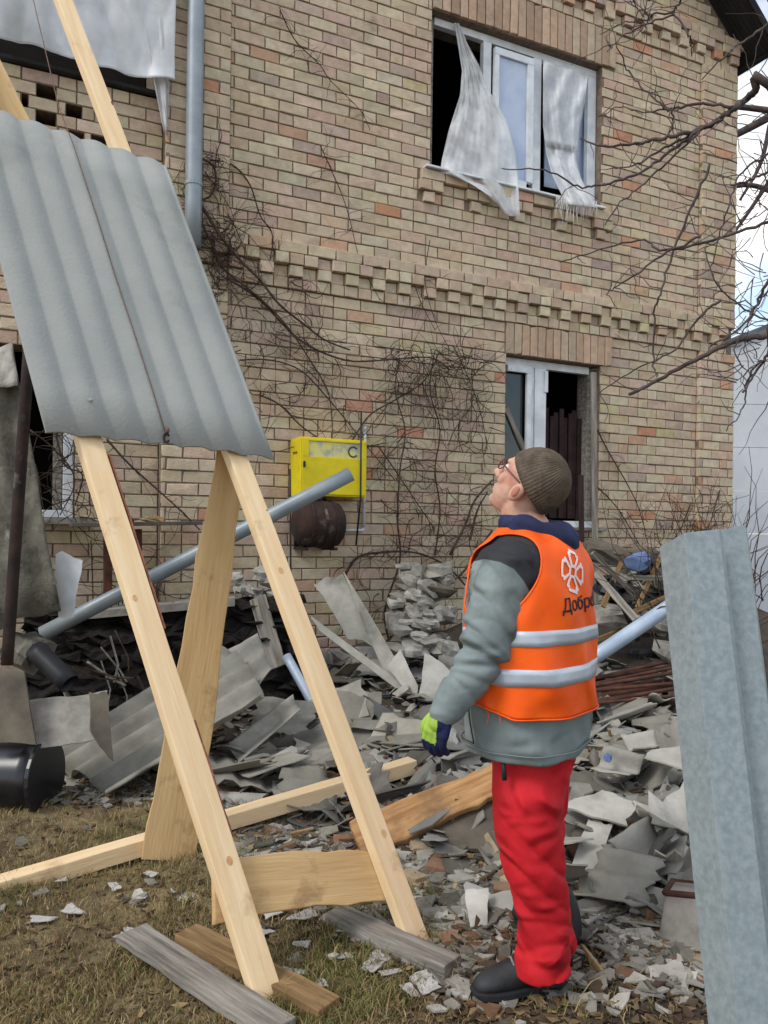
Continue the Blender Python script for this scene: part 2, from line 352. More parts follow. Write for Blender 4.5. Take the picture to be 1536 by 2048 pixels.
# sill corbels under the upper window
for i in range(9):
    a = .32 + i * .25; BRICKS.append((a, a + .25, 4.745, 4.845, .045))
for i in range(18):
    a = .30 + i * .1267
    if i % 4 in (0, 1): BRICKS.append((a, a + .1267, 4.645, 4.745, .045))
    else: BRICKS.append((a, a + .1267, 4.645, 4.745, .0))
    if i % 4 == 0: BRICKS.append((a + .05, a + .17, 4.545, 4.645, .03))
    elif i % 4 == 1: BRICKS.append((a + .04, a + .1267, 4.545, 4.645, .0))
    else: BRICKS.append((a, a + .1267, 4.545, 4.645, .0))
SOLD = []
def soldiers(sa, sb, za, zb, o):
    n = round((sb - sa) / .0935); d = (sb - sa) / n
    for i in range(n): SOLD.append((sa + i * d, sa + (i + 1) * d, za, zb, o))
soldiers(1.285, 2.605, 3.235, 3.545, .022); soldiers(.43, 2.61, 6.36, 6.745, .022)
# left wing, slightly set back, with a band of knocked-out bricks
WO = -.075
def hole_px(x0, y0, x1, y1):
    a = wallsz(x0, y0, WO); b = wallsz(x1, y1, WO); z0 = min(a[1], b[1]); z1 = max(a[1], b[1])
    zc = (z0 + z1) / 2; k = math.floor((zc - Z0) / BH); return (a[0], b[0], Z0 + k * BH, Z0 + (k + 1) * BH)
KO = [hole_px(73, 183, 112, 205), hole_px(132, 222, 164, 242), hole_px(72, 236, 112, 258), hole_px(135, 272, 168, 284), hole_px(183, 262, 212, 284), hole_px(43, 196, 56, 206), hole_px(14, 242, 26, 252)]
lay(-4.6, SL, .045, 4.945, WO, KO + [W3], shift=.09)

def holed_wall(sa, sb, za, zb, o, holes, depth, mb, top=None):
    ss = sorted(set([sa, sb] + [h for q in holes for h in q[:2]])); zs = sorted(set([za, zb] + [h for q in holes for h in q[2:]]))
    ss = [s for s in ss if sa <= s <= sb]; zs = [z for z in zs if za <= z <= zb]
    inh = lambda s, z: any(q[0] < s < q[1] and q[2] < z < q[3] for q in holes)
    for i in range(len(ss) - 1):
        for j in range(len(zs) - 1):
            s0, s1, z0, z1 = ss[i], ss[i + 1], zs[j], zs[j + 1]
            if inh((s0 + s1) / 2, (z0 + z1) / 2): continue
            mb.add([H(s0, z0, o), H(s1, z0, o), H(s1, z1, o), H(s0, z1, o)], [(0, 1, 2, 3)])
            mb.add([H(s0, z0, o - depth), H(s1, z0, o - depth), H(s1, z1, o - depth), H(s0, z1, o - depth)], [(3, 2, 1, 0)])
    for (a, b, c, d) in holes:
        a = max(a, sa); b = min(b, sb)
        for q in ([(a, c), (b, c)], [(b, c), (b, d)], [(b, d), (a, d)], [(a, d), (a, c)]):
            (s0, z0), (s1, z1) = q
            mb.add([H(s0, z0, o), H(s1, z1, o), H(s1, z1, o - depth), H(s0, z0, o - depth)], [(0, 1, 2, 3)])
mb = MB()
holed_wall(SL, SR, -.1, 7.12, -.012, [W1, W2], .36, mb)
mb.add([H(SL, 7.12, -.012), H(SR, 7.12, -.012), H(1.2, 10.02, -.012)], [(0, 1, 2)])
for s in (SL, SR):                                  # return walls
    mb.add([H(s, -.1, -.012), H(s, -.1, -8), H(s, 7.12, -8), H(s, 7.12, -.012)], [(0, 1, 2, 3)])
for sa, sb in ((SL + .006, SL + .514), (SR - .534, SR - .006)):
    for za, zb in ((.05, 3.54), (3.95, 6.74)):
        mb.hexa([H(sa, za, -.01), H(sb, za, -.01), H(sb, za, PIL - .009), H(sa, za, PIL - .009), H(sa, zb, -.01), H(sb, zb, -.01), H(sb, zb, PIL - .009), H(sa, zb, PIL - .009)])
wall = mb.build('wall', M_MORTAR, house)
mb = MB(); holed_wall(-4.6, SL - .002, -.1, 4.945, WO - .012, KO + [W3], .25, mb); wing = mb.build('wing_wall', M_MORTAR, house)

def brick_mesh(L, Hh, D=.07, ch=.004, rj=None):
    hx, hz = L / 2, Hh / 2; a, c = hx - ch, hz - ch
    v = [(-a, 0, -c), (a, 0, -c), (a, 0, c), (-a, 0, c), (-hx, ch, -hz), (hx, ch, -hz), (hx, ch, hz), (-hx, ch, hz), (-hx, D, -hz), (hx, D, -hz), (hx, D, hz), (-hx, D, hz)]
    f = [(0, 1, 2, 3)] + [(i, 4 + i, 4 + (i + 1) % 4, (i + 1) % 4) for i in range(4)] + [(4 + i, 8 + i, 8 + (i + 1) % 4, 4 + (i + 1) % 4) for i in range(4)]
    if rj:
        v = [(x + rj.uniform(-.0025, .0025), y + (rj.uniform(-.002, .0015) if i < 8 else 0), z + rj.uniform(-.0025, .0025)) for i, (x, y, z) in enumerate(v)]
        if rj.random() < .18:
            k = rj.randrange(4); x, y, z = v[k]; v[k] = (x * .93, y + .006, z * .8); x, y, z = v[k + 4]; v[k + 4] = (x * .96, y + .004, z * .9)
    return v, f
OCC = [[(0, 255), (335, 330), (548, 912), (92, 860), (0, 520)], [(930, 900), (1195, 900), (1195, 1500), (860, 1500)], [(365, 0), (403, 0), (400, 480), (365, 480)], [(1330, 1050), (1536, 1050), (1536, 1300), (1330, 1300)],
       [(1060, 600), (1060, 600), (1061, 601)], [(577, 875), (727, 885), (725, 1000), (577, 1000)], [(0, 0), (325, 0), (345, 200), (322, 191), (0, 110)]]
def inpoly(x, y, q):
    c = False; n = len(q)
    for i in range(n):
        x0, y0 = q[i]; x1, y1 = q[(i + 1) % n]
        if (y0 > y) != (y1 > y) and x < (x1 - x0) * (y - y0) / (y1 - y0) + x0: c = not c
    return c
items = []
for (s0, s1, z0, z1, o) in BRICKS + SOLD:
    x, y, dz = proj(H((s0 + s1) / 2, (z0 + z1) / 2, o)); vis = 0 < x < 1536 and 0 < y < 1240 and not any(inpoly(x, y, q) for q in OCC)
    items.append(((s1 - s0) * (z1 - z0) / dz ** 2 * (1 if vis else 1e-3) * (2.0 if o > .04 else 1), s0, s1, z0, z1, o))
items.sort(key=lambda t: -t[0])
BM = {}
rest = MB()
for i, (k_, s0, s1, z0, z1, o) in enumerate(items):
    L_, Hh = round(s1 - s0 - 2 * BJ, 3), round(z1 - z0 - 2 * BJ, 3)
    if L_ < .02 or Hh < .02: continue
    o2 = o + random.uniform(-.0045, .0035); c = brick_col()
    D = .07 + max(0, o)
    M = T(H((s0 + s1) / 2, (z0 + z1) / 2, o2)) @ HROT @ Matrix.Rotation(random.uniform(-.007, .007), 4, 'Y') @ Matrix.Rotation(random.uniform(-.012, .012), 4, 'Z')
    if (z1 - z0) > .2: km_ = random.uniform(.9, 1.04); c = srgb(tuple(v * km_ for v in random.choice([(190, 162, 138), (194, 168, 146), (182, 156, 134), (188, 170, 148)])))
    if i < 296:
        key = (L_, Hh, round(D, 3), random.randrange(5))
        if key not in BM:
            v, f = brick_mesh(L_, Hh, D, rj=random); me = bpy.data.meshes.new('brick'); me.from_pydata(v, [], f); me.materials.append(M_BRICKO); BM[key] = me
        b = bpy.data.objects.new('brick', BM[key]); b.color = c; link(b, wing if s1 <= SL + .001 else wall, M)
    else:
        v, f = brick_mesh(L_, Hh, D, rj=random); rest.add([M @ Vector(q) for q in v], f, c)
ob = rest.build('brickwork', M_BRICK, house); tag(ob, kind='stuff')

# rooms behind the openings
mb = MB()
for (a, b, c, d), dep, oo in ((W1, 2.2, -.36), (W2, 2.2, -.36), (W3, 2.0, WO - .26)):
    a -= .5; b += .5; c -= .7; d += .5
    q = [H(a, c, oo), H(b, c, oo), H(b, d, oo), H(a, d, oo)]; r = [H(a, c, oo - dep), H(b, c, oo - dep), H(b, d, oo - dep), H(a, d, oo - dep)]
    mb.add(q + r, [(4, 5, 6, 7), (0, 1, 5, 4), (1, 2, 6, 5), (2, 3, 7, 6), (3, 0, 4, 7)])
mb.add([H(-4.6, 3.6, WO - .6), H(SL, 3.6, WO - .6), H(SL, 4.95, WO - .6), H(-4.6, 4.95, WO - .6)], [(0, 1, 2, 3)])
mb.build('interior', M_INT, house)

def bar(mb, s0, s1, z0, z1, o0, o1):
    mb.hexa([H(s0, z0, o0), H(s1, z0, o0), H(s1, z0, o1), H(s0, z0, o1), H(s0, z1, o0), H(s1, z1, o0), H(s1, z1, o1), H(s0, z1, o1)])
def frame_part(name, rects, parent, m=M_PVC, bev=.004):
    mb = MB()
    for r_ in rects: bar(mb, *r_)
    return mb.build(name, m, parent, bevel=bev)
# --- upper window: white frame, left bay smashed open, central sash, films
a, b, c, d = W1
O1, O0 = -.09, -.15
win = frame_part('window', [(a + .07, b - .004, d - .075, d - .005, O0, O1), (b - .112, b - .005, c + .05, d - .076, O0, O1), (a + .005, b - .113, c + .005, c + .06, O0, O1)], house)
frame_part('mullion', [(1.045, 1.137, c + .061, d - .077, O0, O1 + .004)], win); frame_part('mullion', [(1.638, 1.736, c + .061, d - .077, O0, O1 + .004)], win)
frame_part('reveal_board', [(a + .004, a + .066, c + .06, d - .01, -.3, O1 - .01)], win, M_GREYWOOD)
frame_part('sash', [(1.15, 1.61, d - .20, d - .13, O1 + .006, O1 + .055), (1.535, 1.61, c + .14, d - .201, O1 + .006, O1 + .055), (1.15, 1.534, c + .065, c + .138, O1 + .006, O1 + .055), (1.15, 1.20, c + .139, d - .201, O1 + .006, O1 + .055)], win)
frame_part('pane', [(1.202, 1.533, c + .14, d - .202, O1 + .02, O1 + .03)], win, M_FILMB, 0)
frame_part('sill', [(a - .08, b + .01, c + .003, c + .024, -.14, .075)], win, M_PVC)
# --- lower window
a, b, c, d = W2
win2 = frame_part('window', [(a + .004, b - .07, d - .08, d - .005, O0, O1), (a + .004, a + .05, c + .07, d - .081, O0, O1), (a + .004, b - .005, c + .005, c + .07, O0, O1)], house)
frame_part('mullion', [(1.645, 1.695, c + .071, d - .082, O0, O1 + .003)], win2); frame_part('mullion', [(1.70, 1.84, c + .071, d - .082, O0, O1 + .012)], win2)
frame_part('handle', [(1.81, 1.85, d - .32, d - .10, O1 + .013, O1 + .03)], win2)
frame_part('sash', [(a + .055, 1.64, d - .15, d - .085, O1 + .004, O1 + .04), (1.585, 1.64, c + .075, d - .151, O1 + .004, O1 + .04)], win2)
frame_part('pane', [(a + .055, 1.583, c + .075, d - .152, O1 - .03, O1 - .02)], win2, M_GLASS, 0)
frame_part('reveal_board', [(b - .068, b - .006, c + .075, d - .02, -.28, O1 - .02)], win2, M_GREYWOOD)
mb = MB()                                         # maroon slatted curtain inside the right bay
for i in range(9):
    s = 1.87 + i * .06; bar(mb, s, s + .052, c + .1, 2.75 + .05 * math.sin(i * 2.1), -.22 - .02 * (i % 2), -.20 - .02 * (i % 2))
mb.build('curtain', M_CURTAIN, win2)
frame_part('sill', [(a - .06, b + .06, c - .03, c + .003, -.12, .07)], win2, M_CONC)
# --- wing window, mostly hidden
a, b, c, d = W3
win3 = frame_part('window', [(b - .08, b - .005, c + .06, d - .005, WO - .14, WO - .05), (a, b - .005, c + .003, c + .06, WO - .14, WO - .05)], house)
frame_part('reveal_board', [(b - .15, b - .085, c + .065, d - .01, WO - .2, WO - .12)], win3, M_GREYWOOD)
frame_part('sill', [(a, b + .14, c - .05, c - .002, WO - .1, WO + .12)], win3, M_CONC)
# --- ledge below the plastic sheet
frame_part('ledge', [(-4.6, SL - .012, 4.947, 4.975, WO - .2, WO + .06)], house, M_BLACKM)
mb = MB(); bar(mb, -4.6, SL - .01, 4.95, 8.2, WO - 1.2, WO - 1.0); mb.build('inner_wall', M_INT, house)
# --- roof: two slopes with a wide verge and a metal edge
def roof_slab(sr, ss, name):
    zr = 10.05; ze = 6.95
    mb = MB(); q = []
    for o in (.36, -8.3):
        q.append([H(1.2, zr, o), H(ss, ze, o), H(ss, ze + .13, o), H(1.2, zr + .16, o)])
    mb.hexa(q[0] + q[1]); r_ = recalc(mb.build(name, M_ROOF, house)); return r_
rf = roof_slab(1, 4.57, 'roof'); roof_slab(-1, -2.17, 'roof')
mb = MB()
def along(t, up, o): return H(1.2 + 3.39 * t, 10.05 - 3.12 * t + up, o)
mb.hexa([along(0, -.06, .552), along(1, -.06, .552), along(1, -.06, .58), along(0, -.06, .58), along(0, .2, .552), along(1, .2, .552), along(1, .2, .58), along(0, .2, .58)])
recalc(mb.build('verge_trim', M_BLUEMET, rf))
mb = MB()
mb.tube([H(4.62, 6.97, .38), H(4.62, 6.97, -8)], .05, n=10); mb.build('gutter', M_BLACKM, rf, smooth=True)
# boards of the soffit
for i in range(6):
    mb = MB(); o0, o1 = .06 + i * .049, .06 + i * .049 + .045
    mb.hexa([along(.3, -.012, o0), along(.99, -.012, o0), along(.99, -.012, o1), along(.3, -.012, o1), along(.3, -.002, o0), along(.99, -.002, o0), along(.99, -.002, o1), along(.3, -.002, o1)])
    recalc(mb.build('soffit_board', M_ROOF, rf))
# --- downpipe on the left pilaster
dp = MB(); pts = [H(-1.78, 3.72 + i * .35, PIL + .10) for i in range(10)]
dp.tube(pts, .066, n=16); dpo = dp.build('downpipe', M_PIPE, house, smooth=True)
for z in (4.2, 5.7):
    mb = MB(); mb.tube([H(-1.78, z, PIL + .10), H(-1.78, z + .03, PIL + .10)], .071, n=16); bar(mb, -1.79, -1.77, z + .005, z + .025, PIL - .02, PIL + .05); mb.build('clamp', M_PIPE, dpo)
# ================================================================== TIMBER FRAME WITH SLATE SHEET
M_RBARK = mat('red_bark', srgb(150, 96, 72), srgb(108, 66, 50), rough=.9, scale=14, bump=.5)
M_KNOT = mat('knot', srgb(212, 170, 122), srgb(188, 140, 94), rough=.7, scale=30, bump=.1)
def beam(name, A, B, w_, t_, nrm, m, parent=None, taper=1.0, bow=0.0, seg=8, bev=.004, wob=.002, label=None, cat=None, group=None, w2=None):
    """board from A to B; nrm ~ the broad face's normal; w_ broad width, t_ thickness"""
    A, B = Vector(A), Vector(B); d = B - A; L_ = d.length; x = d.normalized(); n = Vector(nrm); n = (n - x * n.dot(x)).normalized(); y = n.cross(x)
    M = Matrix.Translation(A) @ Matrix((x, y, n)).transposed().to_4x4()
    rnd = random.Random(hash(name) % 1000 + int(L_ * 1000)); mb = MB(); w2 = w2 or w_
    vs = []
    for i in range(seg + 1):
        u = i / seg; ww = (w_ + (w2 - w_) * u) / 2; k = bow * math.sin(math.pi * u)
        e1, e2 = [rnd.uniform(-wob, wob) for _ in range(2)]
        for sy, sz in ((-1, -1), (1, -1), (1, 1), (-1, 1)):
            vs.append((u * L_, sy * ww + (e1 if sy < 0 else e2) + k, sz * t_ / 2))
    fs = [(3, 2, 1, 0), tuple(seg * 4 + q for q in (0, 1, 2, 3))]
    for i in range(seg):
        for q in range(4): fs.append((i * 4 + q, i * 4 + (q + 1) % 4, i * 4 + 4 + (q + 1) % 4, i * 4 + 4 + q))
    mb.add(vs, fs); o = recalc(mb.build(name, m, parent, M, local=True, bevel=bev))
    if label: tag(o, label, cat, group)
    return o
def gp(x, y, z=0): return onplane(x, y, Vector((0, 0, z)), Vector((0, 0, 1)))
RL0 = gp(545, 2012); RR0 = gp(845, 1897)
RD = P(190, 890, 2.98) - gp(545, 2010)                # rail direction for s = 1
RE = (RR0 - RL0); RN = RE.cross(RD).normalized()
if RN.z < 0: RN = -RN
frame = empty('timber_frame', (RL0 + RR0) / 2, 'tall leaning frame of fresh pine rails propped by a wide plank', 'timber frame')
RT = .05
zlift = Vector((0, 0, .0))
beam('rail', RL0 - RN * RT / 2 - RD * .01, RL0 - RN * RT / 2 + RD * 2.75, .092, RT, RN, M_PINE, frame, seg=14, bow=.01)
beam('rail', RR0 - RN * RT / 2 - RD * .01, RR0 - RN * RT / 2 + RD * 2.95, .088, RT, RN, M_PINE, frame, seg=14, bow=-.008)
sdv = RN.cross(RD).normalized()
if sdv.x < 0: sdv = -sdv
for base, s0_, s1_, hw_ in ((RL0, .62, .98, .046), (RL0, .25, .45, .046), (RR0, .80, 1.02, .044), (RR0, 1.75, 2.1, .044)):
    beam('bark_edge', base + RD * s0_ + sdv * (hw_ + .0005) - RN * .018, base + RD * s1_ + sdv * (hw_ + .0005) - RN * .018, .03, .007, sdv, M_RBARK, frame, wob=.004, seg=10, bev=.001)
kr = random.Random(12)
for base in (RL0, RR0):
    for k in range(2):
        s_ = .22 + k * .5 + kr.uniform(-.05, .05); c_ = base + RD * s_ + sdv * kr.uniform(-.03, .03); r_ = kr.uniform(.006, .012); mb = MB(); dn_ = RD.normalized()
        mb.add([c_ + RN * .0012 + dn_ * (r_ * 1.5 * math.cos(a)) + sdv * (r_ * math.sin(a)) for a in np.linspace(0, 6.0, 12)], [tuple(range(12))]); mb.build('knot', M_KNOT, frame)
# cross board behind the rails, low down
pl0 = RL0 - RN * (RT + .016)
def onrail(x, y, off): return onplane(x, y, RL0 - RN * off, RN)
ca = onrail(425, 1782, RT + .015); cb = onrail(800, 1752, RT + .015)
beam('cross_board', ca, cb, .19, .026, RN, M_PINED, frame, bow=.012, wob=.006, seg=12, w2=.17)
# prop: wide waney plank from the ground up to the back of the rails
pb = gp(338, 1718); pt = onrail(462, 905, RT + .06)
nrm = (CC - (pb + pt) / 2); nrm.z = 0
beam('prop_board', pb, pt + (pt - pb) * .03, .235, .045, nrm, M_PINED, frame, seg=14, wob=.007, w2=.125)
# short splice plank next to the left rail, above the sheet
beam('splice_board', onrail(120, 420, RT + .03), onrail(-40, 90, RT + .03), .12, .03, RN, M_PINED, frame)
# --- the corrugated sheet: 7 waves, lying on the rails
def wave_sheet(name, c00, c10, c11, c01, nw_, amp, m, thick=.006, nu=84, nv=6, ragged=0, parent=None, rag_v=0, phase=0.0, seed=1, nrm=None, sharp=False):
    """corners: u along the waves' width (c00->c10), v along the ridges (c00->c01)"""
    c00, c10, c11, c01 = map(Vector, (c00, c10, c11, c01)); rr = random.Random(seed)
    n = (c10 - c00).cross(c01 - c00).normalized()
    if nrm is not None and n.dot(nrm) < 0: n = -n
    ju = [[rr.uniform(-ragged, ragged) for _ in range(nv + 1)] for _ in range(2)]; jv = [[rr.uniform(-rag_v, rag_v) for _ in range(nu + 1)] for _ in range(2)]
    def torn(k, a):
        ph = [rr.uniform(0, 6.28) for _ in range(4)]; fr_ = [rr.uniform(2, 5), rr.uniform(5, 9), rr.uniform(9, 15), rr.uniform(16, 24)]
        return [a * (1.0 * math.sin(fr_[0] * i / k + ph[0]) + .6 * math.sin(fr_[1] * i / k + ph[1]) + .4 * math.sin(fr_[2] * i / k + ph[2]) + .25 * math.sin(fr_[3] * i / k + ph[3])) for i in range(k + 1)]
    ju = [torn(nv, ragged) for _ in range(2)]; jv = [torn(nu, rag_v) for _ in range(2)]
    cen = (c00 + c10 + c11 + c01) / 4; M = T(cen); top = []; bot = []
    def f(i, j):
        u, v = i / nu, j / nv
        uu = u + ju[0][j] * (1 - u) + ju[1][j] * u; vv = v + jv[0][i] * (1 - v) + jv[1][i] * v
        p = (c00 * (1 - uu) + c10 * uu) * (1 - vv) + (c01 * (1 - uu) + c11 * uu) * vv
        if sharp: return p + n * (amp * (2 * abs(math.sin(math.pi * (nw_ * uu + phase))) ** 1.15 - 1))
        return p + n * (amp * math.cos(2 * math.pi * (nw_ * uu + phase)))
    mb = MB(); W_ = nv + 1
    for i in range(nu + 1):
        for j in range(nv + 1): mb.v.append(tuple(f(i, j)))
    K = len(mb.v); mb.v += [tuple(Vector(v) - n * thick) for v in mb.v]
    F_ = []
    for i in range(nu):
        for j in range(nv):
            q = [i * W_ + j, (i + 1) * W_ + j, (i + 1) * W_ + j + 1, i * W_ + j + 1]; F_.append(q); F_.append([k + K for k in q[::-1]])
    rim = [i * W_ for i in range(nu + 1)] + [nu * W_ + j for j in range(1, nv + 1)] + [i * W_ + nv for i in range(nu - 1, -1, -1)] + [j for j in range(nv - 1, 0, -1)]
    for k in range(len(rim)): a, b = rim[k], rim[(k + 1) % len(rim)]; F_.append([b, a, a + K, b + K])
    mb.f = F_; mb.c = [None] * len(F_); mb.m = [0] * len(F_)
    o = recalc(mb.build(name, m, parent, M)); me = o.data
    sm = [True] * len(me.polygons)
    for k in range(len(rim)): sm[len(sm) - 1 - k] = False
    if amp == 0: sm = [False] * len(sm)
    me.polygons.foreach_set('use_smooth', sm); return o
so = .022
q = [onrail(92, 862, -so), onrail(548, 914, -so), onrail(333, 330, -so)]
bl, br, tr = q; tl = bl + (tr - br)
sheet = wave_sheet('slate_sheet', bl, br, tr, tl, 7, .009, M_SLATE, .006, 140, 8, phase=.1, seed=3, nrm=RN, rag_v=.002, sharp=True)
tag(sheet, 'whole grey corrugated slate sheet lying on the leaning pine rails', 'slate sheet')
# --- hoisting rope with a hook at the sheet's lower edge
rp_ = empty('hoisting_rope', onrail(333, 876, -so - .02), 'brown cord running down the corrugated sheet to a small hook', 'rope')
mb = MB(); pts = [onrail(x, y, -so - o) for x, y, o in ((333, 872, .016), (306, 782, .013), (272, 676, .013), (232, 556, .013), (196, 440, .013), (165, 345, .014), (147, 290, .016), (118, 215, .03), (100, 140, .03), (76, 40, .03), (60, -30, .03))]
mb.tube(pts, .0024, n=6); mb.build('cord', M_ROPE, rp_, smooth=True)
mb = MB(); hk = onrail(333, 876, -so - .022)
ring = [hk + Vector((math.cos(a) * .010, 0, math.sin(a) * .018)) for a in np.linspace(.4, 5.9, 12)]
mb.tube(ring, .0045, n=6); mb.build('hook', M_DKRUST, rp_, smooth=True)
mb = MB(); mb.tube([hk + Vector((0, 0, .022)), hk + Vector((.004, 0, .034)), hk + Vector((-.002, 0, .044))], .010, .007, n=8); mb.build('knot', M_ROPE, rp_, smooth=True)
# two pale patches where the sheet is chipped: nail cap
mb = MB(); nc = onrail(182, 800, -so - .018); mb.tube([nc, nc + RN * .006], .009, .005, n=10); tag(mb.build('nail_cap', M_PLASTER, sheet), None)

# ================================================================== LOOSE TIMBER ON THE GROUND
up = Vector((0, 0, 1))
A_ = P(-60, 1792, 3.12); B_ = P(826, 1530, (hit(826, 1545) - CC).y - .15)
tb = beam('timber_beam', A_, B_, .085, .075, up, M_PINE, None, seg=12, wob=.003, label='long fresh pine beam lying low across the grass into the rubble', cat='beam')
def gboard(name, px0, px1, w_, t_, m, label, cat, z0=None, z1=None, nrm=up, bow=0, group=None, wob=.004):
    a = gp(*px0); b = gp(*px1)
    a.z = (hgt(a.x, a.y) if z0 is None else z0) + t_ / 2 - .004; b.z = (hgt(b.x, b.y) if z1 is None else z1) + t_ / 2 - .004
    return beam(name, a, b, w_, t_, nrm, m, None, label=label, cat=cat, bow=bow, group=group, wob=wob, seg=12)
gboard('plank', (262, 1888), (560, 2090), .115, .028, M_GREYWOOD, 'weathered blue-grey plank lying flat on dry grass', 'plank', .03, .03)
gboard('wood_block', (372, 1885), (660, 2040), .10, .085, M_BROWNWOOD, 'thick brown squared timber half sunk in the grass under a rail', 'timber', -.03, -.03)
gboard('plank', (668, 1848), (905, 1958), .095, .055, M_GREYWOOD, 'grey weathered batten lying at the foot of the right rail', 'batten')
beam('split_board', hit(712, 1706) + up * .05, P(1000, 1558, 3.75), .19, .06, Vector((-.1, -.75, .65)), M_LOG, None, seg=14, wob=.008, bev=.012, w2=.15, label='rough split orange-brown board resting on the rubble beside red trousers', cat='board')
# ================================================================== FALLEN PIPES
def pipe(name, pts, r, m, label, cat, n=16, hollow=True):
    mb = MB(); pts = [Vector(p) for p in pts]; fine = []
    for i in range(len(pts) - 1):
        for k in range(6): fine.append(pts[i].lerp(pts[i + 1], k / 6))
    fine.append(pts[-1]); mb.tube(fine, r, n=n, caps=not hollow)
    o = mb.build(name, m, None, T(pts[0]), smooth=True)
    if hollow:
        q = o.modifiers.new('solid', 'SOLIDIFY'); q.thickness = .003; q.offset = -1
    return tag(o, label, cat)
pa, pb_ = P(85, 1268, 5.3), P(702, 948, 5.55)
pipe('drainpipe', [pa, pb_], .052, M_PIPE, 'grey-blue drainpipe slanting up from the rubble across the yellow box', 'pipe')
mb = MB(); dd = (pb_ - pa).normalized(); jn = P(205, 1205, 5.34)
o = pipe('drainpipe', [P(1165, 1330, 5.1), P(1400, 1172, 5.3)], .05, M_LBLUE, 'pale blue metal pipe jutting from the debris behind the orange vest', 'pipe')
pipe('conduit', [P(573, 1312, 5.6), P(640, 1432, 5.35)], .034, M_LBLUE, 'short pale blue pipe piece with dark bands stuck in the slate heap', 'pipe')
# rusty bars in a bundle on the right
for i in range(15):
    x0 = 1205 + random.uniform(-12, 12); y0 = 1352 + i * 4.2 + random.uniform(-5, 5); x1 = 1348 + random.uniform(-5, 30)
    y1 = y0 - 26 + random.uniform(-14, 14) + i * .8; Z = 5.1 + random.uniform(-.2, .2) - i * .015
    o = pipe('rusty_bar', [P(x0 - 40, y0 + 6, Z), P(x1, y1, Z + .35)], .011 + random.random() * .006, M_RUST, 'rust-brown steel bar in the bundle lying behind the man', 'steel bar', 6, False); o['group'] = 'rusty bars on the heap'
# ================================================================== GALVANISED RIDGE PROFILES, close at the right edge
def profile(name, px_top, px_bot, Zt, Zb, label, group=None, off=0):
    """folded channel: list of image columns of its folds at top and bottom, with depths"""
    mb = MB(); t = [P(x, y, z) for (x, y), z in zip(px_top, Zt)]; b = [P(x, y, z) for (x, y), z in zip(px_bot, Zb)]
    n = len(t); K = 14
    for i in range(n):
        for k in range(K + 1): mb.v.append(tuple(t[i].lerp(b[i], k / K)))
    for i in range(n - 1):
        for k in range(K):
            mb.f.append([i * (K + 1) + k, i * (K + 1) + k + 1, (i + 1) * (K + 1) + k + 1, (i + 1) * (K + 1) + k]); mb.c.append(None); mb.m.append(0)
    o = mb.build(name, M_GALV, None, T(b[0])); q = o.modifiers.new('solid', 'SOLIDIFY'); q.thickness = .0025
    q = o.modifiers.new('bev', 'BEVEL'); q.width = .004; q.segments = 2; q.limit_method = 'ANGLE'; q.angle_limit = R(25)
    return tag(o, label, 'metal profile', group)
profile('metal_profile', [(1330, 1108), (1319, 1094), (1368, 1066), (1438, 1058), (1445, 1064)], [(1468, 2410), (1456, 2440), (1523, 2478), (1602, 2472), (1612, 2460)], [2.13, 2.11, 2.02, 2.04, 2.06], [1.70, 1.68, 1.6, 1.615, 1.63],
        'tall folded galvanised steel profile standing upright with a pale left flank')
profile('metal_profile', [(1436, 1066), (1440, 1060), (1490, 1050), (1494, 1058)], [(1603, 2466), (1606, 2462), (1668, 2450), (1672, 2446)], [2.11, 2.10, 2.12, 2.16], [1.68, 1.67, 1.685, 1.71],
        'narrower blue-grey galvanised profile stacked behind the taller folded one')
# ================================================================== THINGS ON AND BY THE WALL
bx = empty('gas_meter_box', H(-.55, 1.75, .15), 'yellow steel gas meter box with a small window on the brick wall', 'meter box')
def hb(mb, s0, s1, z0, z1, o0, o1): bar(mb, s0, s1, z0, z1, o0, o1)
a0, a1 = -.90, -.30
mb = MB(); hb(mb, a0, a1, 1.765, 2.255, .004, .27); mb.build('casing', M_YEL, bx, bevel=.006)
mb = MB()
hb(mb, a0 + .012, a1 - .012, 1.78, 2.09, .272, .284); hb(mb, a0 + .012, a0 + .07, 2.091, 2.24, .272, .284); hb(mb, a1 - .05, a1 - .012, 2.091, 2.24, .272, .284); hb(mb, a0 + .071, a1 - .051, 2.222, 2.24, .272, .284)
door = mb.build('door', M_YEL, bx, bevel=.003)
mb = MB(); hb(mb, a0 + .072, a1 - .052, 2.092, 2.221, .2725, .275); mb.build('pane', mat('meter_pane', srgb(186, 188, 170), srgb(150, 152, 136), rough=.25, scale=7, bump=0, c3=srgb(214, 202, 110), c3scale=5, c3lo=.5, c3hi=.6, spec=.6), door)
mb = MB(); cen = H(a1 - .13, 2.15, .278)
for k in range(10):
    t0, t1 = .6 + k * .5, .6 + (k + 1) * .5
    pts = [cen + EW * (r_ * math.cos(t)) + up * (r_ * math.sin(t)) for t, r_ in ((t0, .05), (t1, .05), (t1, .036), (t0, .036))]
    mb.add(pts, [(0, 1, 2, 3)])
mb.build('dial_mark', mat('dark_print', srgb(70, 68, 40), rough=.7, bump=0), door)
mb = MB(); hb(mb, a0 + .02, a0 + .035, 2.0, 2.05, .285, .30); mb.build('latch', M_BLACKM, door)
mb = MB()
for k in range(3):
    y0 = .08 + k * .04; z0 = 2.12
    mb.add([H(a0 - .0025, z0, y0), H(a0 - .0025, z0, y0 + .03), H(a0 - .0025, z0 + .022, y0 + .03), H(a0 - .0025, z0 + .022, y0)], [(0, 1, 2, 3)])
mb.build('stencil', mat('stencil_print', srgb(110, 96, 20), rough=.8, bump=0), bx)
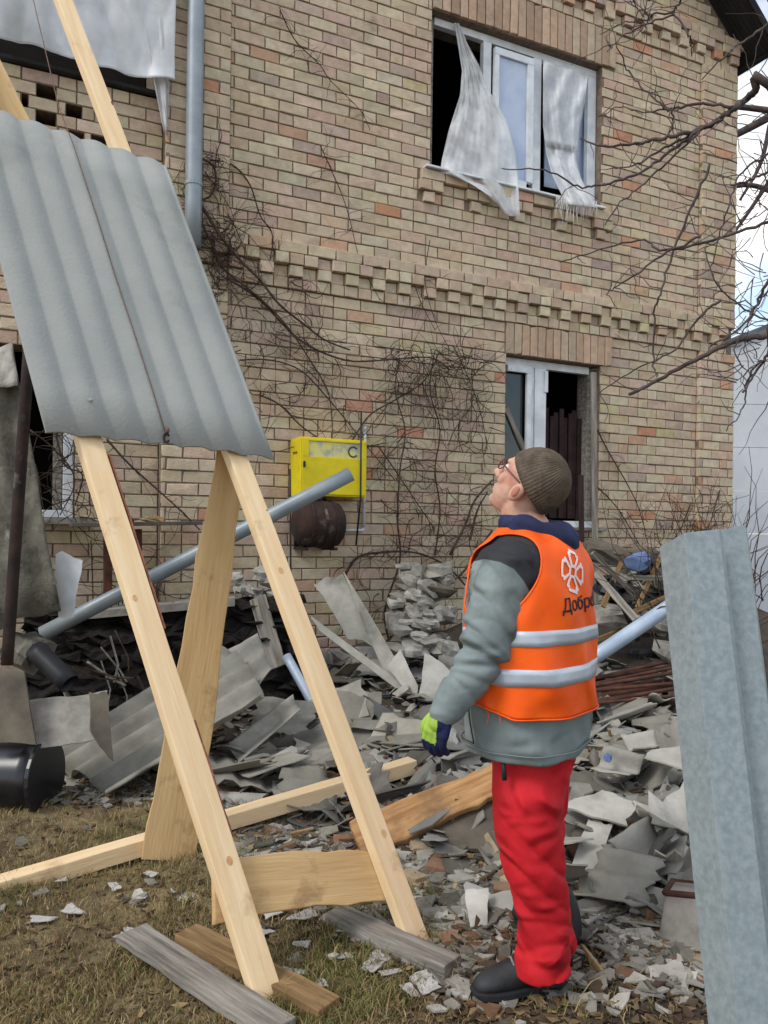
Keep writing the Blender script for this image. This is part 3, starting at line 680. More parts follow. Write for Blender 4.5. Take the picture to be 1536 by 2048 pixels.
gpipe = empty('gas_pipe', H(-.2, 1.4, .05), 'thin pale gas pipe bending along the wall under the yellow box', 'pipe')
mb = MB(); mb.tube([H(-.215, 2.42, .03), H(-.215, 1.95, .03), H(-.215, 1.50, .03)], .013, n=8); mb.build('riser', M_PVC, gpipe, smooth=True)
mb = MB(); mb.tube([H(-.215, 1.50, .03), H(-.24, 1.485, .03), H(-.5, 1.48, .03)], .013, n=8); mb.build('branch', M_PVC, gpipe, smooth=True)
mb = MB(); mb.tube([H(-.37, 2.5, .3), H(-.37, 1.76, .31), H(-.36, 1.35, .2)], .008, n=6); tag(mb.build('cable', M_BLACKM, None, T(H(-.37, 1.4, .2)), smooth=True), 'black cable hanging in front of the yellow meter box', 'cable')
# rusty tank under the box, lying on its side along the wall
tk = empty('rusty_tank', H(-.66, 1.3, .2), 'dark rusty round tank hanging below the yellow meter box', 'tank')
mb = MB(); prof = [(-.24, .05), (-.235, .15), (-.20, .195), (-.14, .21), (-.05, .215), (.06, .215), (.13, .21), (.19, .195), (.225, .15), (.23, .05)]
mb.tube([H(-.71 + p_[0] * .86, 1.53, .22) for p_ in prof], .2, n=24, rs=[p_[1] * .92 for p_ in prof]); mb.build('shell', M_DKRUST, tk, smooth=True)
for ds in (-.11, .0, .10):
    mb = MB(); mb.tube([H(-.72 + ds, 1.53, .22), H(-.72 + ds + .025, 1.53, .22)], .2035, n=24); mb.build('band', M_DKRUST, tk, bevel=.004)
mb = MB(); hb(mb, -.86, -.83, 1.31, 1.76, .0, .03); hb(mb, -.60, -.57, 1.31, 1.76, .0, .03); hb(mb, -.86, -.83, 1.31, 1.335, .031, .3); hb(mb, -.60, -.57, 1.31, 1.335, .031, .3); mb.build('bracket', M_BLACKM, tk)
# thin dark rod
pipe('steel_rod', [P(580, 938, 5.7), P(583, 1330, 5.6)], .007, M_BLACKM, 'thin dark upright rod in front of the yellow box corner', 'rod', 6, False)
# laths leaning by the lower window
a_ = onwall(1186, 742, -.02); 
beam('lath', onwall(1192, 1330, .25), onwall(1187, 745, .03), .055, .03, NW, M_GREYWOOD, None, label='grey weathered lath standing upright against the lower window', cat='lath')
beam('lath', onwall(1165, 1250, .22), onwall(1162, 950, .10), .05, .03, NW, M_CURTAIN, None, label='dark maroon slat standing beside the grey lath at the window', cat='slat')
beam('lath', onwall(1050, 905, -.10), onwall(1012, 815, -.10), .06, .025, NW, M_GREYWOOD, None, label='pale broken board slanting inside the lower window opening', cat='board')
# ================================================================== PLASTIC SHEETS
def drape(name, fn, nu, nv, m, label, cat='plastic sheet', solid=.0012):
    mb = MB(); mb.grid(fn, nu, nv); c = Vector(fn(.5, .5)); o = mb.build(name, m, None, T(c), smooth=True)
    q = o.modifiers.new('solid', 'SOLIDIFY'); q.thickness = solid; return tag(o, label, cat)
CREASE = [(.07, 8, .30, .3), (.045, 13, -.28, 1.1), (.03, 21, .42, 2.0), (.018, 31, -.12, .7), (.012, 47, .35, 2.6)]
def sheet_left(u, v):          # u along the wall, v from ledge upward
    s = -4.6 + u * 2.66; z = 4.99 + v * 2.6
    o = WO + .05 + .05 * math.sin(11 * u + 4 * v) + .03 * math.sin(6 * u - 11 * v) * (1 - v) + sum(a_ * abs(math.sin(f_ * (u * math.cos(t_) + v * math.sin(t_)) + p_)) for a_, f_, t_, p_ in CREASE)
    if u > .86: s += -.12 * max(0, 1 - v * 1.6) * 0; o += (u - .86) * .7
    return H(s, z, o + .03)
drape('plastic_sheet', sheet_left, 170, 120, M_FILMG, 'grey crumpled plastic sheet covering the upper left opening')
def sheet_tail(u, v):
    x = 312 + 30 * u + 6 * v - 8 * math.sin(3 * v); s, z = wallsz(330, 180, .14)
    w_ = .42 * (1 - v) ** .9 + .03
    return H(s - .19 + (u - .5) * w_ + .21 * v, z + 1.7 - v * 2.0, .085 + .03 * math.sin(9 * u + 3 * v) + .012 * math.sin(21 * u - 8 * v))
drape('plastic_strip', sheet_tail, 18, 24, M_FILM, 'loose white plastic tail dangling beside the downpipe')
def pxs(tbl, v):
    ys = [t[0] for t in tbl]; return [float(np.interp(v, ys, [t[k] for t in tbl])) for k in range(1, len(tbl[0]))]
tabA = [(0, 908, 918, 46, 46), (.12, 916, 934, 90, 86), (.25, 924, 958, 142, 130), (.4, 920, 975, 190, 175), (.6, 897, 1012, 262, 240), (.75, 884, 1030, 318, 300), (.86, 880, 1036, 345, 360), (1, 976, 1040, 372, 430)]
def curtainA(u, v):
    xl, xr, yl, yr = pxs(tabA, v); x = xl + (xr - xl) * u; y = yl + (yr - yl) * u
    if v > .86: y += 40 * (v - .86) / .14 * math.sin(math.pi * min(1, u * 1.0)) * .6
    o = -.06 + .20 * max(0, v - .4) + .028 * math.sin(14 * u + 5 * v + 2 * math.sin(3 * v)) * v + .014 * abs(math.sin(19 * u - 9 * v)) + .018 * abs(math.sin(7 * u + 11 * v)) + .010 * abs(math.sin(33 * u + 14 * v))
    return onwall(x, y, o)
drape('plastic_curtain', curtainA, 40, 44, M_FILM, 'torn white film twisted through the open left window bay over the sill', 'plastic curtain')
tabB = [(0, 1086, 1176, 120, 150), (.2, 1086, 1170, 180, 205), (.45, 1086, 1158, 250, 262), (.65, 1092, 1152, 305, 318), (.8, 1104, 1162, 350, 356), (1, 1132, 1192, 408, 415)]
def curtainB(u, v):
    xl, xr, yl, yr = pxs(tabB, v); x = xl + (xr - xl) * u; y = yl + (yr - yl) * u
    o = -.13 + .05 * (v < .6) + .27 * max(0, v - .6) / .4 + .024 * math.sin(13 * u + 5 * v + 1.5 * math.sin(6 * v)) + .016 * abs(math.sin(17 * u - 7 * v)) + .014 * abs(math.sin(6 * u + 13 * v))
    return onwall(x, y, o + .03)
drape('plastic_curtain', curtainB, 34, 40, M_FILM, 'white film bunched in the right window bay and spilling out', 'plastic curtain')
def blueB(u, v):
    x = 1088 + 88 * u; y = 118 + 30 * u + (255 - 12 * u) * v
    return onwall(x, y, -.17 + .02 * math.sin(12 * u) + .012 * math.sin(9 * v + 20 * u))
drape('plastic_film', blueB, 24, 16, M_FILMB, 'bluish film stretched across the right bay of the upper window', 'plastic film')
fr = empty('fringe', onwall(1150, 420, .15), 'shredded white fringe hanging over the right end of the sill', 'fringe')
for i in range(26):
    x = 1112 + i * 3.2; y0 = 398 + i * .5; L_ = random.uniform(18, 62) * (1.1 - abs(i - 10) / 24)
    mb = MB(); mb.tube([onwall(x, y0 - 8, .13), onwall(x + 2, y0 + 4, .16), onwall(x + random.uniform(-3, 3), y0 + L_ * .5, .165), onwall(x + random.uniform(-5, 5), y0 + L_, .16)], .006, .002, n=4); mb.build('strand', M_FILM, fr, smooth=True)
# ================================================================== NEIGHBOUR SHED
shed = empty('white_shed', (8.2, 15, 0), 'white clad shed with a low gable beyond the house corner', 'shed')
def sh(x, y, Z): return P(x, y, Z)
c0 = P(1440, 1500, 15); xL = P(1400, 900, 15).x; xM = P(1680, 900, 15).x; zE = P(1470, 692, 15).z; zT = P(1600, 640, 15).z
for i in range(7):
    z0 = -.1 + i * .83; z1 = min(z0 + .822, 9)
    mb = MB(); xa, xb = xL - 1, xM + 4
    def top(x): return min(z1, zE + (x - P(1470, 692, 15).x) * .42)
    if z0 > zE + 2.5: continue
    n = 12; vs = []
    for k in range(n + 1):
        x = xa + (xb - xa) * k / n; vs += [(x, 15, z0), (x, 15, max(z0 + .002, top(x))), (x, 15.08, z0), (x, 15.08, max(z0 + .002, top(x)))]
    fs = []
    for k in range(n): b = k * 4; fs += [(b, b + 4, b + 5, b + 1), (b + 2, b + 3, b + 7, b + 6), (b + 1, b + 5, b + 7, b + 3), (b, b + 2, b + 6, b + 4)]
    mb.add(vs, fs); mb.build('cladding_panel', M_SHED, shed)
mb = MB(); x0 = P(1470, 692, 15).x; mb.hexa([(xL - 1, 14.9, zE - .6 + .02), (xM + 4, 14.9, zE + (xM + 4 - x0) * .42 + .02), (xM + 4, 22, zE + (xM + 4 - x0) * .42 + .02), (xL - 1, 22, zE - .58), (xL - 1, 14.9, zE - .5), (xM + 4, 14.9, zE + (xM + 4 - x0) * .42 + .1), (xM + 4, 22, zE + (xM + 4 - x0) * .42 + .1), (xL - 1, 22, zE - .5)])
recalc(mb.build('roof', M_BLUEMET, shed))
# ================================================================== DEBRIS
SHG = 'broken slate pieces in the rubble heap'
def shard_col(): 
    v = random.choice([random.uniform(88, 116), random.uniform(112, 138), random.uniform(128, 152), random.uniform(148, 174)]); t = random.uniform(-4, 8)
    return srgb(v + 4 + t * .5, v + 1, v - 5 - t)
def shard_mesh(Lx, Ly, wavy, seed):
    rr = random.Random(seed); nu = 12 if wavy else 6; nv = 4; th = .007
    c = [Vector((-Lx / 2 * rr.uniform(.7, 1.1), -Ly / 2 * rr.uniform(.6, 1.1), 0)), Vector((Lx / 2 * rr.uniform(.7, 1.1), -Ly / 2 * rr.uniform(.6, 1.1), 0)), Vector((Lx / 2 * rr.uniform(.5, 1.1), Ly / 2 * rr.uniform(.6, 1.1), 0)), Vector((-Lx / 2 * rr.uniform(.5, 1.1), Ly / 2 * rr.uniform(.6, 1.1), 0))]
    amp = rr.uniform(.014, .02) if wavy else 0; ph = rr.random(); v = []
    warp = rr.uniform(-.03, .03)
    for i in range(nu + 1):
        for j in range(nv + 1):
            u, w_ = i / nu, j / nv
            ju = (rr.uniform(-.06, .06) if i in (0, nu) else 0); jv = (rr.uniform(-.09, .09) if j in (0, nv) else 0)
            uu, vv = u + ju, w_ + jv
            p = (c[0] * (1 - uu) + c[1] * uu) * (1 - vv) + (c[3] * (1 - uu) + c[2] * uu) * vv
            p.z = amp * math.cos(2 * math.pi * (p.x / .14 + ph)) + warp * (u - .5) * (w_ - .5) * 2
            v.append(p)
    K = len(v); W_ = nv + 1; v = v + [q - Vector((0, 0, th)) for q in v]; f = []
    for i in range(nu):
        for j in range(nv):
            q = [i * W_ + j, (i + 1) * W_ + j, (i + 1) * W_ + j + 1, i * W_ + j + 1]; f.append(q); f.append([k + K for k in q[::-1]])
    rim = [i * W_ for i in range(nu + 1)] + [nu * W_ + j for j in range(1, nv + 1)] + [i * W_ + nv for i in range(nu - 1, -1, -1)] + [j for j in range(nv - 1, 0, -1)]
    for k in range(len(rim)): a, b = rim[k], rim[(k + 1) % len(rim)]; f.append([b, a, a + K, b + K])
    me = bpy.data.meshes.new('slate_shard'); me.from_pydata(v, [], f); me.materials.append(M_SHARD)
    bm = bmesh.new(); bm.from_mesh(me); bmesh.ops.recalc_face_normals(bm, faces=bm.faces); bm.to_mesh(me); bm.free(); return me
WAVY = [shard_mesh(random.uniform(.18, .42), random.uniform(.18, .45), True, i) for i in range(12)]
FLAT = [shard_mesh(random.uniform(.14, .36), random.uniform(.10, .26), False, 50 + i) for i in range(12)]
def place_shard(X, Y, me, sc, tilt, lift=0.0, name='slate_shard'):
    e = .12; nx = -(hgt(X + e, Y) - hgt(X - e, Y)) / (2 * e); ny = -(hgt(X, Y + e) - hgt(X, Y - e)) / (2 * e)
    n = Vector((nx, ny, 1)).normalized(); qn = n.to_track_quat('Z', 'Y').to_matrix().to_4x4()
    M = T((X, Y, hgt(X, Y) + lift)) @ qn @ Matrix.Rotation(random.uniform(0, 6.283), 4, 'Z') @ Matrix.Rotation(random.gauss(0, tilt), 4, 'X') @ Matrix.Rotation(random.gauss(0, tilt), 4, 'Y') @ Matrix.Scale(sc, 4)
    o = bpy.data.objects.new(name, me); o.color = shard_col(); link(o, None, M); return o
cnt = 0; tries = 0
while cnt < 285 and tries < 6000:
    tries += 1
    px = random.uniform(130, 1420); py = random.uniform(1330, 1990)
    if px < 420 and py > 1610: continue
    if px < 700 and py > 1740: continue
    if inpoly(px, py, [(90, 1490), (430, 1270), (620, 1300), (610, 1440), (470, 1540), (215, 1640)]): continue
    if px < 940 and py > 1880: continue
    q = hit(px, py); t = heapt(q.x, q.y)
    if (q.x - .49) ** 2 + (q.y - 2.5) ** 2 < .09: continue
    if t < .02 and random.random() < .55: continue
    big = py < 1650 or (px > 1130 and py < 1850)
    wavy = random.random() < (.5 if big else .22)
    sc = random.uniform(.75, 1.35) if big else random.uniform(.5, 1.0)
    lift = random.uniform(.01, .12) if t > .08 else .012
    tl_ = .32 if t > .05 else .11
    o = place_shard(q.x, q.y, random.choice(WAVY if wavy else FLAT), sc, tl_, lift)
    tone = ('dark', 'mid-grey', 'pale')[0 if o.color[0] < .17 else (1 if o.color[0] < .29 else 2)]
    zone = ('left of the wide prop plank' if px < 330 else 'between the prop plank and the right rail' if px < 620 else 'behind the right rail near the log' if px < 860 else 'beside the red trousers' if px < 1130 else 'by the steel profile') if py < 1700 else ('on the ground by the boots' if px > 900 else 'on the ground near the rail foot')
    tag(o, '%s broken %s slate piece, %s, %s' % (tone, 'wavy' if wavy else 'flat', 'large' if sc > 1.0 else 'small', zone), 'slate shard', SHG); cnt += 1
# fine chips: nobody could count them
mb = MB(); rr = random.Random(5)
for k in range(9000):
    px = rr.uniform(-40, 1500); py = rr.triangular(1300, 2048, 1700)
    if px < 480 and py > 1610 and rr.random() < .97: continue
    if px < 860 and py > 1830 and rr.random() < .95: continue
    d = ray(px, py); g = hit(px, py) if k % 3 == 0 or py < 1900 else gp(px, py)
    X, Y = g.x + rr.uniform(-.05, .05), g.y + rr.uniform(-.05, .05); z = hgt(X, Y); sz = rr.uniform(.012, .05) * (1.3 if py < 1700 else .9)
    n = rr.choice((4, 5, 5, 6)); a0_ = rr.random() * 6; tx, ty = rr.gauss(0, .3), rr.gauss(0, .3)
    ring = []
    for i in range(n):
        a = a0_ + 6.283 * i / n + rr.uniform(-.3, .3); r_ = sz * rr.uniform(.55, 1.2); x, y = r_ * math.cos(a), r_ * math.sin(a) * .75
        ring.append(Vector((X + x, Y + y, z + .012 + tx * x + ty * y + rr.uniform(0, .01))))
    v = rr.choice([rr.uniform(74, 104), rr.uniform(104, 134), rr.uniform(120, 150), rr.uniform(150, 180)]); w_ = rr.random()
    c = srgb(v + 3, v - 1, v - 10) if w_ < .8 else (srgb(110, 82, 60) if w_ < .9 else srgb(82, 64, 50))
    mb.add(ring + [p_ - Vector((0, 0, .008)) for p_ in ring], [tuple(range(n))] + [(i, i + n, (i + 1) % n + n, (i + 1) % n) for i in range(n)], c)
tag(mb.build('slate_chips', M_CHIP), 'tiny slate chips and crumbs strewn over the ground', 'rubble', kind='stuff')
# the rest of the shards: one mass, real pieces of slate and splinters between the single ones
mb = MB(); rr = random.Random(15)
for k in range(2600):
    px = rr.uniform(150, 1430); py = rr.triangular(1340, 1990, 1640)
    if px < 430 and py > 1590: continue
    if px < 700 and py > 1720: continue
    if px < 860 and py > 1840: continue
    if inpoly(px, py, [(90, 1490), (430, 1270), (620, 1300), (610, 1440), (470, 1540), (215, 1640)]): continue
    if 930 < px < 1150 and py > 1880: continue
    g = hit(px, py); X, Y = g.x + rr.uniform(-.08, .08), g.y + rr.uniform(-.08, .08); t_ = heapt(X, Y); z = hgt(X, Y) + rr.uniform(.0, .08 if t_ > .1 else .02)
    tl2 = .38 if t_ > .08 else .15; Rm = Matrix.Rotation(rr.uniform(0, 6.283), 3, 'Z') @ Matrix.Rotation(rr.gauss(0, tl2), 3, 'X') @ Matrix.Rotation(rr.gauss(0, tl2), 3, 'Y'); c0_ = Vector((X, Y, z))
    if rr.random() < .10:
        L_ = rr.uniform(.08, .28); cw = rr.choice([(118, 96, 72), (150, 126, 92), (86, 72, 60), (176, 150, 112)]); kq = rr.uniform(.8, 1.05); cw = tuple(v * kq for v in cw); mb.box(c0_, L_ / 2, rr.uniform(.006, .016), rr.uniform(.004, .010), Rm, srgb(cw)); continue
    if rr.random() < .05:
        kq = rr.uniform(.8, 1.05); cw = tuple(v * kq for v in rr.choice([(158, 122, 98), (150, 122, 98), (170, 150, 124)])); mb.box(c0_, rr.uniform(.03, .07), rr.uniform(.025, .05), rr.uniform(.02, .035), Rm, srgb(cw)); continue
    n = rr.choice((4, 5, 6, 7)); sz = rr.uniform(.03, .11); a0_ = rr.random() * 6; el_ = rr.uniform(.45, 1); wv = rr.random() < .35; ring = []
    for i in range(n):
        a = a0_ + 6.283 * i / n + rr.uniform(-.35, .35); r_ = sz * rr.uniform(.6, 1.25); x, y = r_ * math.cos(a), r_ * math.sin(a) * el_
        ring.append(c0_ + Rm @ Vector((x, y, (.014 * math.cos(x / .022) if wv else 0))))
    th_ = Rm @ Vector((0, 0, .007)); v = rr.choice([rr.uniform(84, 112), rr.uniform(110, 138), rr.uniform(126, 152), rr.uniform(150, 182)]); cen_ = c0_ + Rm @ Vector((0, 0, .012 if wv else 0))
    K = n; mb.add(ring + [q - th_ for q in ring] + [cen_], [(i, (i + 1) % n, 2 * n) for i in range(n)] + [(i, i + n, (i + 1) % n + n, (i + 1) % n) for i in range(n)], srgb(v + 4, v, v - 10))
tag(mb.build('slate_rubble', M_CHIP), 'dense mass of jagged slate bits and wood splinters in the heap', 'rubble', kind='stuff')
# ---- larger pieces with a place of their own
def slab(name, px, Zs, label, cat, waves=0, amp=.018, m=None, rag=.02, thick=.007, seed=1, colr=150, nu=None):
    c = [P(x, y, z) for (x, y), z in zip(px, Zs)]
    o = wave_sheet(name, c[0], c[1], c[2], c[3], max(waves, 1), amp if waves else 0.0, m or M_SHARD, thick, nu or (waves * 12 if waves else 10), 8, ragged=rag, rag_v=rag, seed=seed, nrm=(CC - c[0]))
    o.color = srgb(colr + 3, colr, colr - 9); return tag(o, label, cat)
slab('slate_fragment', [(205, 1600), (120, 1500), (440, 1300), (545, 1390)], [4.15, 4.75, 5.0, 4.4], 'large broken corrugated slate slab slanting in front of the dark hollow', 'slate slab', 4, .04, seed=4, colr=138, rag=.03)
slab('slate_fragment', [(480, 1420), (420, 1330), (520, 1272), (545, 1345)], [4.6, 4.95, 5.1, 4.8], 'upper end of corrugated slate with a torn right edge behind the wide plank', 'slate slab', 2, .035, seed=9, colr=146)
slab('slate_strip', [(482, 1528), (455, 1492), (588, 1392), (600, 1425)], [4.4, 4.5, 4.7, 4.6], 'narrow curved slate strip with a pointed end between two rails', 'slate strip', 1, .02, seed=5, colr=150, rag=.015)
slab('slate_fragment', [(735, 1270), (800, 1410), (835, 1392), (690, 1150)][::1], [5.9, 5.5, 5.5, 6.2], 'forked pale slate board leaning on the brick wall, upright prong', 'slate board', 0, seed=6, colr=158, rag=.02)
slab('slate_fragment', [(628, 1168), (700, 1280), (760, 1290), (688, 1150)], [6.2, 6.0, 5.95, 6.2], 'pale flat slate board with a dark hole leaning high on the wall', 'slate board', 0, seed=7, colr=162, rag=.03)
slab('slate_fragment', [(622, 1232), (640, 1262), (836, 1410), (828, 1385)], [5.9, 5.8, 5.45, 5.5], 'long thin pale slate sliver sloping down to the glove', 'slate board', 0, seed=8, colr=156, rag=.015)
slab('slate_fragment', [(772, 1332), (830, 1405), (836, 1372), (800, 1300)], [5.6, 5.4, 5.4, 5.6], 'pale upright slate flake forming a V with its neighbour', 'slate board', 0, seed=10, colr=184)
slab('slate_fragment', [(850, 1302), (835, 1402), (890, 1402), (905, 1345)], [5.5, 5.35, 5.3, 5.4], 'pale slate flake standing just behind the sleeve', 'slate board', 0, seed=11, colr=180)
slab('roofing_strip', [(690, 1412), (690, 1462), (862, 1462), (858, 1414)], [5.35, 5.2, 5.2, 5.35], 'dark bent roofing strip lying level below the pale slate flakes', 'metal strip', 0, m=M_BLACKM, seed=12)
slab('slate_fragment', [(430, 1560), (600, 1500), (640, 1530), (470, 1605)], [4.5, 4.65, 4.5, 4.35], 'broad grey slate piece lying flat beside the left rail', 'slate slab', 0, seed=13, colr=150, rag=.04)
slab('slate_fragment', [(520, 1690), (560, 1700), (640, 1700), (600, 1625)], [3.9, 3.8, 3.85, 4.1], 'rounded corrugated slate piece above the cross board', 'slate slab', 2, .02, seed=14, colr=170)
slab('slate_fragment', [(470, 1720), (570, 1720), (560, 1640), (475, 1660)], [3.85, 3.8, 4.0, 4.05], 'dark curved slate piece tucked behind the left rail', 'slate slab', 2, .02, seed=15, colr=120)
slab('slate_fragment', [(600, 1650), (655, 1700), (640, 1620), (580, 1590)], [4.1, 3.95, 4.1, 4.2], 'tilted corrugated slate piece beneath the long pine beam', 'slate slab', 1, .02, seed=16, colr=150)
# right-hand side
slab('slate_fragment', [(1178, 1545), (1228, 1480), (1300, 1500), (1262, 1558)], [3.95, 4.05, 3.95, 3.85], 'saddle shaped corrugated slate piece on top of the right heap', 'slate slab', 1.5, .03, seed=17, colr=158, nu=24)
slab('slate_fragment', [(1270, 1505), (1230, 1470), (1300, 1455), (1325, 1500)], [3.9, 4.1, 4.1, 3.9], 'corrugated slate piece overlapping the saddle shaped one', 'slate slab', 1.5, .025, seed=18, colr=162, nu=24)
slab('slate_fragment', [(1290, 1515), (1375, 1540), (1372, 1490), (1300, 1500)], [3.75, 3.7, 3.85, 3.9], 'pale flat slate piece beside the steel profile', 'slate slab', 0, seed=19, colr=168)
slab('pale_board', [(1122, 1612), (1255, 1650), (1272, 1608), (1205, 1578)], [3.45, 3.35, 3.45, 3.55], 'beige board cap lying across the top of a pale board', 'board', 0, seed=20, colr=172, rag=.03, thick=.01)
slab('pale_board', [(1175, 1640), (1135, 1760), (1185, 1772), (1228, 1645)], [3.42, 3.12, 3.1, 3.4], 'pale beige board sloping down from the board cap', 'board', 0, seed=21, colr=174, rag=.03, thick=.01)
slab('slate_fragment', [(1222, 1680), (1370, 1625), (1375, 1590), (1300, 1640)], [3.35, 3.5, 3.6, 3.5], 'long slate piece with a bright lower edge by the profile', 'slate slab', 0, seed=22, colr=156)
slab('slate_fragment', [(1215, 1700), (1350, 1770), (1372, 1690), (1290, 1650)], [3.2, 3.05, 3.25, 3.35], 'wide curved slate trough with a dark hollow', 'slate slab', 1, .05, seed=23, colr=140, nu=20)
slab('slate_fragment', [(1170, 1830), (1130, 1810), (1240, 1730), (1265, 1755)], [2.95, 3.0, 3.2, 3.15], 'pale slate strip lying beside the red trouser leg', 'slate slab', 0, seed=24, colr=166)
slab('slate_fragment', [(930, 1780), (940, 1850), (975, 1855), (975, 1778)], [2.95, 2.8, 2.8, 2.95], 'white rounded slate tag with a slot standing before the knee', 'slate slab', 0, seed=25, colr=190, rag=.03)
slab('slate_fragment', [(978, 1790), (985, 1830), (1025, 1830), (1030, 1775)], [3.0, 2.9, 2.9, 3.0], 'small white slate chip next to the white tag', 'slate slab', 0, seed=26, colr=158, rag=.03)
slab('dark_board', [(820, 1690), (1005, 1700), (1000, 1590), (880, 1600)], [3.55, 3.4, 3.75, 3.8], 'dark brown-grey panel leaning below the debarked log', 'panel', 0, m=M_DKPANEL, seed=27, rag=.015, thick=.02)
slab('slate_fragment', [(330, 1850), (405, 1848), (418, 1790), (345, 1775)], [2.92, 2.92, 3.12, 3.16], 'pale slate piece lying alone on the grass by the left rail', 'slate slab', 0, seed=28, colr=172, rag=.06)
for i, (x, y, s_) in enumerate(((150, 1815, .45), (85, 1830, .4), (280, 1800, .25), (585, 1960, .35), (750, 1935, .45), (600, 1905, .3), (690, 1925, .3), (250, 1870, .3), (300, 1752, .3), (455, 1830, .3), (520, 1880, .35), (440, 1905, .25), (640, 1980, .3), (700, 1870, .4), (780, 1960, .35), (820, 2000, .3), (230, 1770, .25), (120, 1760, .25), (380, 1960, .2), (540, 1840, .4), (610, 1850, .45), (850, 1985, .35))):
    g = gp(x, y); o = place_shard(g.x, g.y, FLAT[i % 12], s_, .08, .02); o.color = srgb(186, 182, 178); tag(o, 'pale slate crumb lying loose in the dry grass', 'slate shard', 'slate crumbs in the grass')
# bigger ribbed fragments on top of the heap
BIGS = [(455, 1585, 1), (530, 1560, 0), (640, 1560, 1), (700, 1495, 0), (760, 1475, 1), (830, 1500, 0), (560, 1475, 1), (660, 1450, 0), (1160, 1470, 1), (1225, 1450, 0), (1330, 1440, 1), (1345, 1580, 1), (1290, 1600, 0), (1180, 1700, 1), (1320, 1700, 1), (1110, 1800, 0), (1240, 1800, 1), (1300, 1480, 1), (880, 1480, 1), (610, 1620, 1)]
for i, (x, y, wv) in enumerate(BIGS):
    q = hit(x, y); me = shard_mesh(random.uniform(.34, .6) * (.75 if x > 1000 else 1), random.uniform(.3, .55) * (.75 if x > 1000 else 1), bool(wv), 400 + i)
    if wv: me.polygons.foreach_set('use_smooth', [True] * len(me.polygons))
    o = place_shard(q.x, q.y, me, 1.0, .28, .11); v_ = random.uniform(118, 156); o.color = srgb(v_ + 3, v_, v_ - 10)
    tag(o, 'big %s slate fragment tossed on the heap %s' % ('ribbed' if wv else 'flat', 'between the rails and the man' if x < 900 else 'between the man and the steel profile'), 'slate fragment', 'big slate fragments')
# heavy lumps at the wall: plaster and broken brick
PL = 'grey plaster lumps piled against the wall'
def lump(name, px, py, Z, sx, sy, sz, m, label, cat, group=None, seed=0):
    rr = random.Random(seed); bm = bmesh.new(); bmesh.ops.create_cube(bm, size=2); bmesh.ops.subdivide_edges(bm, edges=bm.edges[:], cuts=random.choice((1, 2)), use_grid_fill=True)
    for v in bm.verts:
        k = 1 / max(1e-3, (abs(v.co.x) ** 4 + abs(v.co.y) ** 4 + abs(v.co.z) ** 4) ** .25); v.co = v.co * k * rr.uniform(.72, 1.2); v.co.x *= sx; v.co.y *= sy; v.co.z *= sz
    me = bpy.data.meshes.new(name); bm.to_mesh(me); bm.free(); me.materials.append(m); o = bpy.data.objects.new(name, me)
    link(o, None, T(P(px, py, Z)) @ Matrix.Rotation(rr.uniform(0, 3), 4, 'Z') @ Matrix.Rotation(rr.uniform(-.4, .4), 4, 'X') @ Matrix.Rotation(rr.uniform(-.3, .3), 4, 'Y')); return tag(o, label, cat, group)
for i in range(46):
    u = random.random(); x = 790 + random.uniform(0, 105) ; y = 1130 + u * 175
    if y < 1180: x = random.uniform(815, 890)
    Z = 6.55 - u * .55 + random.uniform(-.1, .1); k = random.uniform(.05, .12)
    lump('plaster_lump', x, y, Z, k * random.uniform(.9, 1.6), k, k * random.uniform(.35, .8), random.choice([M_PLASTER, M_CONC, M_CONC, M_DKPANEL]), ('flat ' if k < .08 else 'chunky ') + random.choice(['jagged', 'rounded', 'split']) + ' plaster lump, %s of the heap against the wall' % ('near the top' if u < .33 else 'in the middle' if u < .66 else 'at the foot'), 'rubble lump', PL, i)
for i in range(8):
    lump('brick_lump', 470 + i * 14 + random.uniform(-6, 6), 1170 + random.uniform(-25, 25), 6.2, .09, .06, .05, M_PLASTER, 'pale broken brick lying on the ledge behind the plank', 'brick', 'broken bricks behind the plank', 100 + i)
for i in range(34):
    x = random.uniform(1205, 1345); y = random.uniform(1105, 1340); k = random.uniform(.05, .13)
    lump('debris_lump', x, y, 6.6 - (y - 1105) / 230 * 1.0 + random.uniform(-.15, .15), k * 1.5, k, k * .6, random.choice([M_DKPANEL, M_BLACKM, M_CONC, M_DKPANEL]), ('large ' if k > .09 else 'small ') + 'dark lump of wreckage %s the lower window' % ('heaped just under' if y < 1200 else 'halfway down the pile below' if y < 1270 else 'at the foot of the pile below'), 'rubble lump', 'dark wreckage under the window', 200 + i)
for i in range(16):
    x = random.uniform(1200, 1340); y = random.uniform(1150, 1330); a = random.uniform(-1.2, 1.2); Z = 5.9 + random.uniform(-.4, .4); L_ = random.uniform(30, 70)
    beam('splinter', P(x - L_ * math.cos(a), y - L_ * math.sin(a), Z), P(x + L_ * math.cos(a), y + L_ * math.sin(a), Z + .2), .035, .018, -CF, random.choice([M_GREYWOOD, M_BROWNWOOD, M_BLACKM]), None, seg=3, label='thin wood splinter stuck in the dark wreckage under the window', cat='splinter', group='splinters under the window')
beam('lath', P(1190, 1145, 5.6), P(1272, 1240, 5.3), .05, .025, -CF, M_GREYWOOD, None, seg=4, label='pale grey lath slanting down from the window behind the vest', cat='lath')
lump('blue_rag', 1277, 1125, 5.9, .09, .05, .07, mat('blue_cloth', srgb(110, 130, 170), srgb(84, 104, 146), rough=.9, bump=.4), 'faded blue rag caught in the wreckage', 'rag', None, 301)
lump('blue_rag', 1215, 1515, 3.9, .03, .02, .02, MATS['blue_cloth'], 'tiny blue scrap on the right slate heap', 'rag', None, 302)
